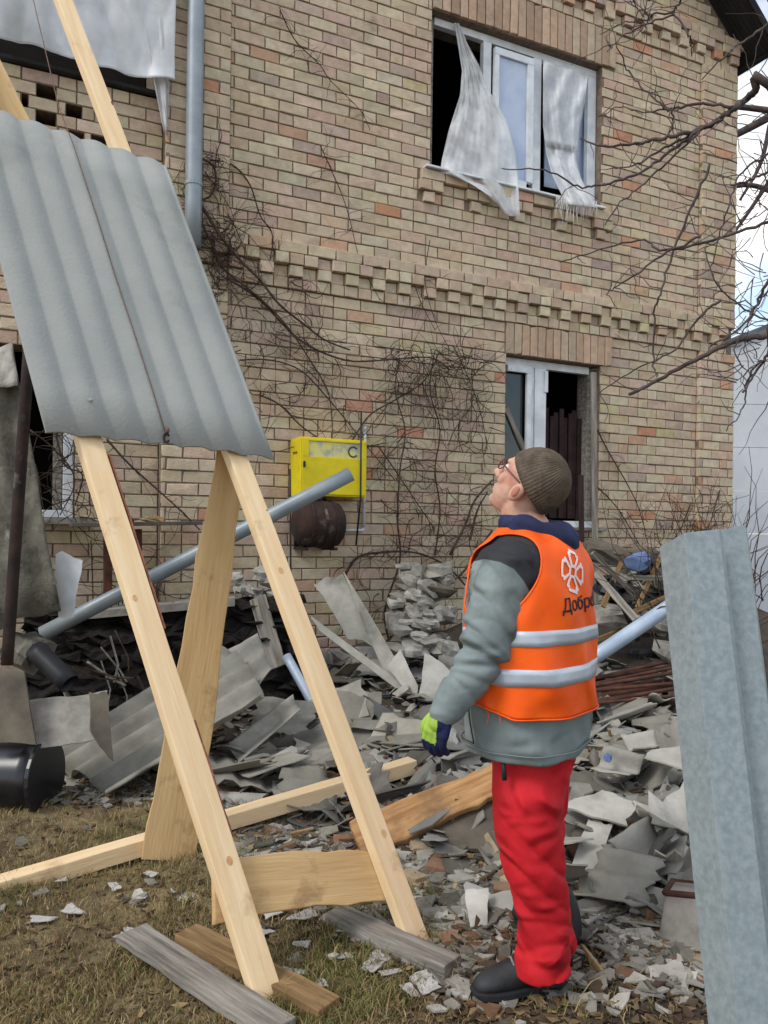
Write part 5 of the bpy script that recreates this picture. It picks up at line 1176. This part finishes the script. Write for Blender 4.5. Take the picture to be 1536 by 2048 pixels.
_at = _n.nodes.new('ShaderNodeAttribute'); _at.attribute_name = 'Yoke'; _mr = _n.nodes.new('ShaderNodeMapRange'); _mr.inputs['From Min'].default_value = -1; _mr.inputs['From Max'].default_value = 1; _n.links.new(_at.outputs['Fac'], _mr.inputs[0])
_mm = _n.nodes.new('ShaderNodeMix'); _mm.data_type = 'RGBA'; _n.links.new(_mr.outputs[0], _mm.inputs['Factor']); _n.links.new(_old, _mm.inputs[6]); _mm.inputs[7].default_value = srgb(44, 44, 48); _n.links.new(_mm.outputs[2], _p.inputs['Base Color'])
M_VEST = mat('orange_vest', srgb(255, 104, 22), srgb(246, 84, 12), rough=.6, scale=4, bump=.25, bscale=9, spec=.3, bdist=.02, fold=(5, .9, .12, (1.2, 1, .7)))
M_REFL = mat('reflective_tape', srgb(196, 204, 214), srgb(176, 186, 198), rough=.4, metal=.25, scale=6, bump=.12, bscale=30, spec=.6, fold=(6, .5, .015, (1.6, 1.6, .5)))
M_RED = mat('red_trousers', srgb(204, 34, 44), srgb(174, 22, 32), rough=.75, scale=4, bump=.3, bscale=9, spec=.25, bdist=.02, fold=(6.5, .9, .08, (1.3, .8, 1.6)))
M_NAVY = mat('navy_hood', srgb(42, 48, 84), srgb(28, 32, 58), rough=.85, scale=6, bump=.3, bscale=14)
M_SKIN = mat('skin', srgb(206, 166, 146), srgb(186, 142, 122), rough=.6, scale=14, bump=.25, bscale=90, sss=.05, c3=srgb(190, 124, 106), c3scale=9, bdist=.004)
M_BEARD = mat('grey_stubble', srgb(198, 186, 174), srgb(152, 142, 132), rough=.8, scale=60, bump=.3)
M_HAT = mat('brown_knit', srgb(98, 86, 72), srgb(74, 64, 54), rough=.95, scale=30, bump=.4, bscale=140)
M_BOOT = mat('black_boot', srgb(50, 52, 54), srgb(32, 33, 35), rough=.6, scale=12, bump=.15)
M_SOLE = mat('rubber_sole', srgb(38, 38, 40), srgb(28, 28, 30), rough=.8, bump=.2)
M_LIME = mat('lime_glove', srgb(172, 204, 84), srgb(140, 172, 66), rough=.7, bump=.15)
M_GNAVY = mat('navy_glove', srgb(30, 40, 92), srgb(22, 28, 62), rough=.8, bump=.2)
# joints
SHL = P(1016, 1148, 2.38); ELB = P(962, 1318, 2.33); WRI = P(884, 1432, 2.30)
SHR = torso(-math.pi / 2, .66, -.06); ELR = SHR + Vector((.02, .03, -.28)); WRR = ELR + fd * .16 + Vector((0, -.05, -.2))
HIP = P(1066, 1500, ZP + .02)
HIPL = HIP + ld * .085; HIPR = HIP - ld * .085
KNL = P(1068, 1745, 2.46); ANL = P(1090, 1930, 2.45); KNR = P(1076, 1740, 2.66); ANR = P(1112, 1890, 2.68)
# head frame
PSI, TAU = R(30), R(36)
hf = Vector((-math.cos(PSI) * math.cos(TAU), math.sin(PSI) * math.cos(TAU), math.sin(TAU))); hl = Vector((-math.sin(PSI), -math.cos(PSI), 0)); hu = hf.cross(hl).normalized()
HM = Matrix((hf, hl, hu)).transposed()
HC = P(1062, 966, ZP + .01)
def hp(x, y, z): return HC + HM @ Vector((x, y, z))
mb = MB()
sph(mb, hp(0, 0, .012), (.098, .078, .1), 24, HM); sph(mb, hp(.034, 0, -.06), (.06, .062, .078), 20, HM); sph(mb, hp(.058, 0, -.112), (.034, .034, .026), 14, HM)
sph(mb, hp(.085, 0, .022), (.018, .052, .014), 14, HM); sph(mb, hp(.070, .034, -.035), (.022, .024, .028), 12, HM); sph(mb, hp(.070, -.034, -.035), (.022, .024, .028), 12, HM)
limb(mb, [hp(.094, 0, .008), hp(.106, 0, -.018), hp(.116, 0, -.036)], [.010, .012, .015], 10); sph(mb, hp(.103, .011, -.042), .010, 10); sph(mb, hp(.103, -.011, -.042), .010, 10)
sph(mb, hp(.088, 0, -.072), (.013, .026, .008), 12, HM); sph(mb, hp(.086, 0, -.087), (.013, .022, .009), 12, HM)
for s in (1, -1):
    E_ = HM @ Matrix.Rotation(R(-12), 3, 'Y'); sph(mb, hp(-.006, s * .083, -.038), (.023, .013, .036), 14, E_); sph(mb, hp(.0, s * .082, -.062), (.011, .008, .012), 10, E_)
NB = P(1066, 1068, ZP + .02)
limb(mb, [hp(-.02, 0, -.05), hp(-.025, 0, -.10), NB, NB + Vector((0, 0, -.08))], [.062, .06, .064, .075], 20)
for i in range(8):                                       # trunk core
    v = .05 + i * .095; q = torso(0, v); c = (torso(0, v) + torso(math.pi, v)) / 2; sph(mb, c, (.12 if v < .7 else .09, .12 if v < .7 else .09, .09), 12)
limb(mb, [SHL + Vector((.03, .05, 0)), ELB, WRI], [.05, .042, .03]); limb(mb, [SHR, ELR, WRR], [.05, .042, .03])
limb(mb, [HIPL, KNL, ANL + Vector((0, 0, .03))], [.075, .055, .036]); limb(mb, [HIPR, KNR, ANR], [.075, .055, .04]); limb(mb, [SHL + Vector((.03, .05, -.01)), (SHL + SHR) / 2, SHR], [.05, .07, .05])
def handbones(mb, W_, dirv, side, scl=1.0):
    """palm and five bent fingers; dirv: from wrist to knuckles; side: thumb side"""
    d = dirv.normalized(); s_ = (side - d * side.dot(d)).normalized(); n = d.cross(s_)
    palm = W_ + d * .05 * scl
    for k in (-.028, -.01, .01, .028): limb(mb, [W_ + s_ * k * .6, W_ + d * .085 * scl + s_ * k], [.016, .013], 8)
    for k, L_ in ((.030, .072), (.010, .080), (-.010, .074), (-.029, .058)):
        b = W_ + d * .088 * scl + s_ * k; p1 = b + d * L_ * .42 + n * .010; p2 = p1 + d * L_ * .26 + n * .022; p3 = p2 + d * L_ * .10 + n * .022
        limb(mb, [b, p1, p2, p3], [.0105, .0098, .009, .008], 8)
    b = W_ + d * .028 + s_ * .03; limb(mb, [b, b + d * .03 + s_ * .018 + n * .01, b + d * .055 + s_ * .02 + n * .022], [.013, .0115, .0095], 8)
HD = Vector((-.35, -.05, -1)); handbones(mb, WRI - HD.normalized() * .015, HD, fd, .8); handbones(mb, WRR, Vector((-.2, .1, -1)), fd)
body = voxel(mb, 'body', .0046, 3, man, [M_SKIN, M_BEARD])
me = body.data; mi = []
for p_ in me.polygons:
    l = HM.transposed() @ (p_.center - HC); mi.append(1 if (l.z < -.062 and l.x > .012 and l.z > -.16 and abs(l.z + .079) > .010 + 9 * max(0, .08 - l.x)) else 0)
me.polygons.foreach_set('material_index', mi)
for s in (1, -1):
    mb = MB(); sph(mb, hp(.083, s * .032, .0), .0125, 14); mb.build('eye', mat('eye_white', srgb(226, 222, 216), rough=.2, bump=0), man, smooth=True)
mb = MB(); sph(mb, hp(-.004, .0955, -.036), (.011, .0035, .019), 12, HM); mb.build('ear_hollow_shade', mat('ear_shade', srgb(180, 122, 104), rough=.6, bump=0), body, smooth=True)  # darker bump: shade of the ear's hollow put into its colour
# --- trousers
mb = MB()
limb(mb, [HIP + Vector((0, 0, .06)), HIP + Vector((0, 0, -.03))], [.12, .125], 22)
LY = [1500, 1560, 1620, 1680, 1730, 1780, 1830, 1880, 1925, 1944]; LXl = [980, 984, 984, 992, 1005, 1021, 1033, 1032, 1028, 1028]; LXr = [1152, 1134, 1126, 1127, 1132, 1137, 1142, 1141, 1142, 1144]
sp = []; rs = []
for y, a, b in zip(LY, LXl, LXr):
    z = np.interp(y, [1500, 1620, 1944], [2.50, 2.46, 2.46]); sp.append(P((a + b) / 2, y, z)); rs.append((b - a) / 2 * z / FPX)
mb.tube(smoothpath(sp, 4), .1, n=28, rs=[float(np.interp(i / (9 * 4), np.linspace(0, 1, 10), rs)) for i in range(37)])
mb.tube(smoothpath([HIPR + Vector((.0, 0, 0)), HIPR.lerp(KNR, .5), KNR, KNR.lerp(ANR, .5), ANR + Vector((0, 0, -.015))], 6), .1, n=24, rs=[float(np.interp(i / 24, [0, .5, 1], [.10, .08, .076])) for i in range(25)])
trs = voxel(mb, 'trousers', .0075, 3, man, [M_RED])
def trfold(co):
    d = .5 * noise1(co, 10, 6, 46, 3) + .4 * noise1(co, 28, 10, 70, 5); z = co[:, 2]
    n1 = noise1(co, 8, 6, 12, 11); n2 = noise1(co, 9, 7, 13, 12); x = co[:, 0] - .47
    a1 = np.sin(24 * (z + .8 * x) + 1.8 * n1); a2 = np.sin(26 * (z - .6 * x) + 1.8 * n2)
    k1 = np.exp(-((z - .44) / .14) ** 2); k2 = np.exp(-((z - .17) / .13) ** 2)
    rg = lambda a: (1 - np.abs(a)) ** 2
    return .0015 * d - .009 * rg(a1) * (k1 + .3 * k2 + .2) - .007 * rg(a2) * (k2 + .1)
displace(trs, trfold)
mb = MB(); mb.tube([P(1006, 1520, 2.36), P(1009, 1560, 2.36)], .008, n=6); mb.build('zip_pull', M_BOOT, trs, smooth=True)
# --- boots
def boot(heel, toe, name='boot'):
    heel, toe = Vector(heel), Vector(toe); d = (toe - heel); L_ = d.length; x = d.normalized(); y = Vector((0, 0, 1)).cross(x); base = heel.copy()
    bt_ = empty  # keep helper name free
    prof = [(-.02, .032, .085), (.04, .042, .15), (.10, .044, .20), (.24, .044, .20), (.37, .043, .15), (.5, .043, .105), (.65, .048, .085), (.8, .047, .068), (.92, .038, .055), (1.0, .022, .040)]
    mb = MB(); n = 18; rings = []
    for u, hw, ht in prof:
        ring = []
        for j in range(n):
            a = 2 * math.pi * j / n; yy = math.cos(a); zz = math.sin(a); yy = math.copysign(abs(yy) ** .8, yy); zc = ht / 2
            ring.append(base + x * (u * L_) + y * (hw * yy * (1 if zz < .3 else 1 - .3 * (zz - .3))) + Vector((0, 0, .012 + zc + zc * zz)))
        rings.append(ring)
    vs = [p for r_ in rings for p in r_]; fs = []
    for i in range(len(rings) - 1):
        for j in range(n): fs.append((i * n + j, i * n + (j + 1) % n, (i + 1) * n + (j + 1) % n, (i + 1) * n + j))
    fs += [tuple(range(n))[::-1], tuple((len(rings) - 1) * n + j for j in range(n))]
    mb.add(vs, fs); o = recalc(mb.build(name, M_BOOT, man, smooth=True)); q = o.modifiers.new('sub', 'SUBSURF'); q.levels = 1; q.render_levels = 1
    mb = MB(); out = [(-.035, .034), (.05, .044), (.2, .042), (.4, .042), (.6, .05), (.78, .052), (.92, .044), (1.02, .024)]
    lft = [base + x * (u * L_) + y * w_ for u, w_ in out]; rgt = [base + x * (u * L_) - y * w_ for u, w_ in out[::-1]]; ring = lft + rgt; K = len(ring)
    lo = [p + Vector((0, 0, .0)) for p in ring]; hi = [p + Vector((0, 0, .026)) for p in ring]
    mb.add(lo + hi, [tuple(range(K))[::-1], tuple(range(K, 2 * K))] + [(i, (i + 1) % K, K + (i + 1) % K, K + i) for i in range(K)]); recalc(mb.build('sole', M_SOLE, o, bevel=.005))
    for k in range(4):
        u = .38 + k * .07; zt = float(np.interp(u, [q_[0] for q_ in prof], [q_[2] for q_ in prof])) + .016
        mb = MB(); c = base + x * (u * L_); mb.tube([c + y * .026 + Vector((0, 0, zt - .012)), c + Vector((0, 0, zt)), c - y * .026 + Vector((0, 0, zt - .012))], .0035, n=5); mb.build('lace', M_GREYWOOD, o, smooth=True)
    return o
zl = hgt(.45, 2.45)
hL = gp(1122, 1972); tL = gp(948, 1998); hL.z = hgt(hL.x, hL.y); tL.z = hL.z; boot(hL, tL)
hR = gp(1152, 1912); tR = gp(1000, 1915); hR.z = hgt(hR.x, hR.y); tR.z = hR.z; boot(hR, hR + Vector((-.62, .78, 0)).normalized() * .285)
# --- jacket
mb = MB(); n = 48; vs = []; fs = []
NVv = 40
for i in range(NVv + 1):
    for j in range(n): vs.append(torso(2 * math.pi * j / n, i / NVv * .93))
for i in range(NVv):
    for j in range(n): fs.append((i * n + j, i * n + (j + 1) % n, (i + 1) * n + (j + 1) % n, (i + 1) * n + j))
fs += [tuple(range(n))[::-1], tuple(NVv * n + j for j in range(n))]
mb.add(vs, fs)
limb(mb, [SHL + Vector((.05, .07, .02)), SHL, SHL.lerp(ELB, .5), ELB, ELB.lerp(WRI, .5), WRI + (ELB - WRI) * .04], [.084, .093, .087, .075, .062, .046], 26)
limb(mb, [SHR, ELR, WRR], [.085, .078, .05], 18)
jk = voxel(mb, 'jacket', .007, 4, man, [M_JACKY])
EB = np.array(ELB)
def jfold(co):
    d = .003 * noise1(co, 16, 12, 20, 8) - .004 * (1 - np.abs(noise1(co, 26, 14, 30, 9))) ** 4; ax = np.array((ELB - SHL).normalized()); t = (co - np.array(SHL)) @ ax; rad = np.linalg.norm((co - np.array(SHL)) - t[:, None] * ax, axis=1)
    arm = np.exp(-(np.maximum(rad - .1, 0) / .04) ** 2) * (co[:, 1] < 2.45)
    el = np.exp(-(np.linalg.norm(co - EB, axis=1) / .13) ** 2)
    n1 = noise1(co, 18, 10, 18, 21); rg = lambda a: (1 - np.abs(a)) ** 3
    sx = co[:, 0] - np.array(SHL)[0] - t * ax[0]
    for t0, tilt, dep, wd_ in ((.225, .45, .010, .010), (.262, .15, .014, .011), (.292, -.25, .009, .009), (.15, .8, .005, .012), (.07, 1.0, .005, .014)):
        d = d - arm * dep * np.exp(-((t - t0 - tilt * sx + .012 * n1) / wd_) ** 2) + arm * dep * .55 * np.exp(-((t - t0 - tilt * sx + .02 + .012 * n1) / (wd_ * 1.3)) ** 2)
    ax2 = np.array((WRI - ELB).normalized()); t2 = (co - EB) @ ax2; r2 = np.linalg.norm((co - EB) - t2[:, None] * ax2, axis=1)
    d = d + np.exp(-(np.maximum(r2 - .08, 0) / .03) ** 2) * (t2 > 0) * (co[:, 1] < 2.42) * (-.007 * np.exp(-((t2 - .055 + .3 * (co[:, 0] - EB[0]) + .012 * n1) / .010) ** 2) - .006 * np.exp(-((t2 - .12 - .2 * (co[:, 0] - EB[0]) + .012 * n1) / .009) ** 2))
    hem = co[:, 2] < 1.45 - (1395 - 1069) / FPX * ZP
    d = d * np.where(co[:, 2] < 1.0, .5, 1.0)
    return d + hem * .003 * np.sin(17 * co[:, 0] + 9 * co[:, 2] + 2 * n1)
displace(jk, jfold)
YOKE = [(935, 1126), (950, 1095), (1000, 1060), (1060, 1060), (1130, 1130), (1118, 1160), (1090, 1166), (1060, 1184), (1046, 1160), (1028, 1138), (1000, 1124), (968, 1118)]
def sdist(x, y, q):
    d = 1e9
    for i in range(len(q)):
        x0, y0 = q[i]; x1, y1 = q[(i + 1) % len(q)]; vx, vy = x1 - x0, y1 - y0; t = max(0, min(1, ((x - x0) * vx + (y - y0) * vy) / (vx * vx + vy * vy + 1e-9))); d = min(d, math.hypot(x - x0 - t * vx, y - y0 - t * vy))
    return d if inpoly(x, y, q) else -d
ya = jk.data.attributes.new('Yoke', 'FLOAT', 'POINT'); yv = []
for v_ in jk.data.vertices:
    x, y, z_ = proj(v_.co); yv.append(sdist(x, y, YOKE) if v_.co.z > 1.15 and z_ < 2.62 else (12.0 if v_.co.z > 1.335 and z_ > 2.62 else -20.0))
ya.data.foreach_set('value', yv)
# seam and pocket lines on the jacket skirt
def tline(pts, off, r_, m, name, parent):
    mb = MB(); mb.tube([torso(th, v, off) for th, v in pts], r_, n=5); return mb.build(name, m, parent, smooth=True)
tline([(1.15 + .0 * k, .06 + k * .012) for k in range(12)], .006, .0022, M_JBLK, 'seam', jk)
tline([(th, .045) for th in np.linspace(.3, 3.6, 30)], .007, .002, M_JACK, 'hem_stitch', jk)
tline([(th, .062) for th in np.linspace(.4, 1.15, 10)], .006, .0018, M_JBLK, 'pocket_seam', jk)
# --- vest: shell on the torso, with arm hole on the left side
def vest_ok(th, v):
    d = (th - 1.45) / .78; e = (v - .64) / (.20 if v < .64 else .20)
    if v < .62 and th > 2 * math.pi - 1.55: return False
    if v < .64 and th < .98 - .6 * max(0, min(1, (v - .5) / .14)): return False
    return d * d + e * e > 1
def vest_lo(th): return .165 + .06 * max(0, math.cos(th - .25)) 
def vpt(th, v, off): 
    fl = .004 * max(0, 1 - (v - .15) / .4) + .004 * math.sin(7 * th + 11 * v) * max(0, .6 - v)
    return torso(th, v, off + fl)
mb = MB(); NT, NV_ = 150, 90
import itertools
for i in range(NT):
    for j in range(NV_):
        th0, th1 = .10 + (i / NT) * (2 * math.pi - .2), .10 + ((i + 1) / NT) * (2 * math.pi - .2)
        f = lambda th, t: vest_lo(th) + t * (.905 - vest_lo(th))
        q = [(th0, f(th0, j / NV_)), (th1, f(th1, j / NV_)), (th1, f(th1, (j + 1) / NV_)), (th0, f(th0, (j + 1) / NV_))]
        th, v = (q[0][0] + q[2][0]) / 2, (q[0][1] + q[2][1]) / 2
        if not vest_ok(th, v) or ((2 * math.pi - th - 1.45) / .78) ** 2 + ((v - .64) / .20) ** 2 < 1: continue
        mb.add([vpt(a, b, .011) for a, b in q], [(0, 1, 2, 3)])
vest = mb.build('vest', M_VEST, man, smooth=True)
bm = bmesh.new(); bm.from_mesh(vest.data); bmesh.ops.remove_doubles(bm, verts=bm.verts, dist=.0004); bmesh.ops.recalc_face_normals(bm, faces=bm.faces); bm.to_mesh(vest.data); bm.free()
q = vest.modifiers.new('sm', 'SMOOTH'); q.iterations = 6; q.factor = .5
q = vest.modifiers.new('solid', 'SOLIDIFY'); q.thickness = .003; q.offset = 1
for v0, v1 in ((.252, .300), (.362, .405)):
    mb = MB()
    mb.grid(lambda u, w_: vpt(1.0 + u * 3.7, v0 + w_ * (v1 - v0) + .004 * math.sin(3 * u), .0165), 90, 3)
    o = mb.build('reflective_band', M_REFL, vest, smooth=True); q = o.modifiers.new('solid', 'SOLIDIFY'); q.thickness = .0015
    mb = MB(); mb.tube([vpt(1.35, v0 - .002, .0225), vpt(1.35, v1 + .002, .0225)], .0018, n=4); mb.build('seam', M_JBLK, o)
for sg in (1, -1):
    mb = MB(); pts_ = []
    for a in np.linspace(-1.05 * math.pi, .62 * math.pi, 60):
        th, v = 1.45 + .80 * -math.cos(a) * -1, .64 + .205 * math.sin(a)
        if v < .64 and th < .98: continue
        pts_.append(vpt(th if sg > 0 else 2 * math.pi - th, v, .0125))
    mb.tube(pts_, .0035, n=6); mb.build('armhole_trim', M_VEST, vest, smooth=True)
mb = MB(); mb.tube([vpt(th, vest_lo(th), .0135) for th in np.linspace(1.0, 4.7, 70)], .003, n=6); mb.build('hem_trim', M_VEST, vest, smooth=True)
for k in range(3):
    mb = MB(); q_ = vpt(1.5 + k * .13, vest_lo(1.5), .013); mb.tube([q_, q_ + Vector((.003, -.003, -.02)), q_ + Vector((-.002 + .004 * k, -.004, -.045 + .012 * k))], .0012, n=4); mb.build('loose_thread', M_VEST, vest)
# lettering and emblem on the back, wrapped round the vest
def find_th(px, v):
    return min((abs(proj(vpt(t, v, .02))[0] - px), t) for t in np.linspace(1.7, 3.4, 170))[1]
TZ = [q_.z for q_ in TC]
def wrap(x, z, th0, off=.0168):           # x metres along the back (to the wearer's right positive on screen right), z metres up from v = .62
    return vpt(th0 + x / .205, float(np.interp(z, TZ, TV)), off)
fc = bpy.data.curves.new('txt', 'FONT'); fc.body = 'Добробат'; fc.size = .08; fc.align_x = 'LEFT'; fc.offset = .0006; fc.resolution_u = 3
to = bpy.data.objects.new('txt', fc); COL.objects.link(to); dg = bpy.context.evaluated_depsgraph_get(); tm = bpy.data.meshes.new_from_object(to.evaluated_get(dg)); bpy.data.objects.remove(to)
wd = max(v.co.x for v in tm.vertices)
bm = bmesh.new(); bm.from_mesh(tm); bmesh.ops.triangulate(bm, faces=bm.faces); bmesh.ops.subdivide_edges(bm, edges=[e for e in bm.edges if e.calc_length() > .012], cuts=2); bm.to_mesh(tm); bm.free()
TTH = find_th(1127, .48); ETH = find_th(1148, .62)
for v in tm.vertices: v.co = wrap(v.co.x * .24 / wd, 1.222 + v.co.y * .75 + v.co.x * .03, TTH)
tm.materials.append(mat('dark_lettering', srgb(52, 36, 50), rough=.8, bump=0)); to = bpy.data.objects.new('lettering', tm); link(to, vest); q = to.modifiers.new('solid', 'SOLIDIFY'); q.thickness = .001
mb = MB()
petal = [(-.14, .26), (-.52, .84), (-.38, .84), (-.38, 1.0), (.38, 1.0), (.38, .84), (.52, .84), (.14, .26), (-.14, .26)]
for k in range(4):
    ca_, sa_ = math.cos(k * math.pi / 2), math.sin(k * math.pi / 2)
    for i in range(len(petal) - 1):
        (x0, y0), (x1, y1) = petal[i], petal[i + 1]; L_ = math.hypot(x1 - x0, y1 - y0); nx, ny = -(y1 - y0) / L_ * .075, (x1 - x0) / L_ * .075; ex, ey = (x1 - x0) / L_ * .06, (y1 - y0) / L_ * .06
        for s in range(4):
            t0, t1 = s / 4, (s + 1) / 4; cs = []
            for t, sg in ((t0, -1), (t1, -1), (t1, 1), (t0, 1)):
                x = x0 - ex + (x1 - x0 + 2 * ex) * t + nx * sg; y = y0 - ey + (y1 - y0 + 2 * ey) * t + ny * sg
                cs.append(wrap((x * ca_ - y * sa_) * .042, 1.343 + (x * sa_ + y * ca_) * .06 - (x * ca_ - y * sa_) * .012, ETH, .0170 + .0002 * (i % 2)))
            mb.add(cs, [(0, 1, 2, 3)])
eo = mb.build('emblem', mat('white_print', srgb(246, 226, 222), rough=.7, bump=0), vest); q = eo.modifiers.new('solid', 'SOLIDIFY'); q.thickness = .0008
# --- hood and collar
mb = MB(); hc = P(1066, 1052, ZP + .02); 
for i in range(40):
    a0 = 2 * math.pi * i / 40; a1 = 2 * math.pi * (i + 1) / 40
    def hring(a):
        back = max(0, -math.cos(a)); r0 = .036 + .022 * back ** 1.5 + .004 * math.sin(5 * a)
        return hc + fd * (math.cos(a) * .085 - .012) + ld * (math.sin(a) * .088) + Vector((0, 0, -.005 - .030 * back + .012 * math.cos(a))), r0
    limb(mb, [hring(a0)[0], hring(a1)[0]], [hring(a0)[1], hring(a1)[1]], 12)
hood = voxel(mb, 'hood', .006, 4, man, [M_NAVY]); displace(hood, lambda co: .004 * noise1(co, 40, 40, 90, 4))
# --- hat: ribbed beanie
mb = MB(); NR = 58
def hatpt(u, w_):
    a = u * 2 * math.pi; t = w_ * 1.0
    base = hp(0, 0, 0); el = .02
    # cap axis tilted back in head frame
    ax = Matrix.Rotation(R(-30), 3, 'Y'); th = (1 - t) * R(100) if True else 0
    r_ = 1 + .020 * abs(math.sin(NR / 2 * a)) * min(1, th * 2)
    l = Vector((.108 * math.sin(th) * math.cos(a) * r_, .094 * math.sin(th) * math.sin(a) * r_, .112 * math.cos(th) * r_))
    if th > R(84): l *= 1 + .02 * math.sin((th - R(84)) / R(16) * math.pi)
    return HC + HM @ (ax @ l + Vector((-.012, 0, .014)))
mb.grid(hatpt, 232, 36, closeu=True)
hat = recalc(mb.build('hat', M_HAT, man, smooth=True)); q = hat.modifiers.new('solid', 'SOLIDIFY'); q.thickness = .005; q.offset = -1
# --- glasses
M_SPEC = mat('dark_red_frame', srgb(96, 34, 40), rough=.4, bump=0, spec=.6)
gl = MB()
for s in (1, -1):
    gl.tube([hp(.104, s * .058, .008), hp(.06, s * .078, .002), hp(.005, s * .083, -.008), hp(-.012, s * .086, -.02)], .0026, n=6)
    gl.tube([hp(.106, s * .032 + .024 * math.cos(a), .0 + .018 * math.sin(a)) for a in np.linspace(0, 6.283, 15)], .0024, n=6)
gl.tube([hp(.108, -.008, .006), hp(.112, 0, .008), hp(.108, .008, .006)], .0024, n=6)
go = gl.build('glasses', M_SPEC, man, smooth=True)
# --- glove on the near hand
mb = MB(); handbones(mb, WRI - HD.normalized() * .015, HD, fd, .8); limb(mb, [WRI + (ELB - WRI) * .05, WRI + HD.normalized() * .02], [.034, .030], 14)
glv = voxel(mb, 'glove', .004, 2, man, [M_LIME, M_GNAVY]); displace(glv, lambda co: np.full(len(co), .003, np.float32))
dn = HD.normalized(); mi = []
for p_ in glv.data.polygons:
    t = (p_.center - WRI).dot(dn); x_ = proj(p_.center)[0]; mi.append(0 if (t < .085 and (x_ < 876 - t * 60)) else 1)
glv.data.polygons.foreach_set('material_index', mi)
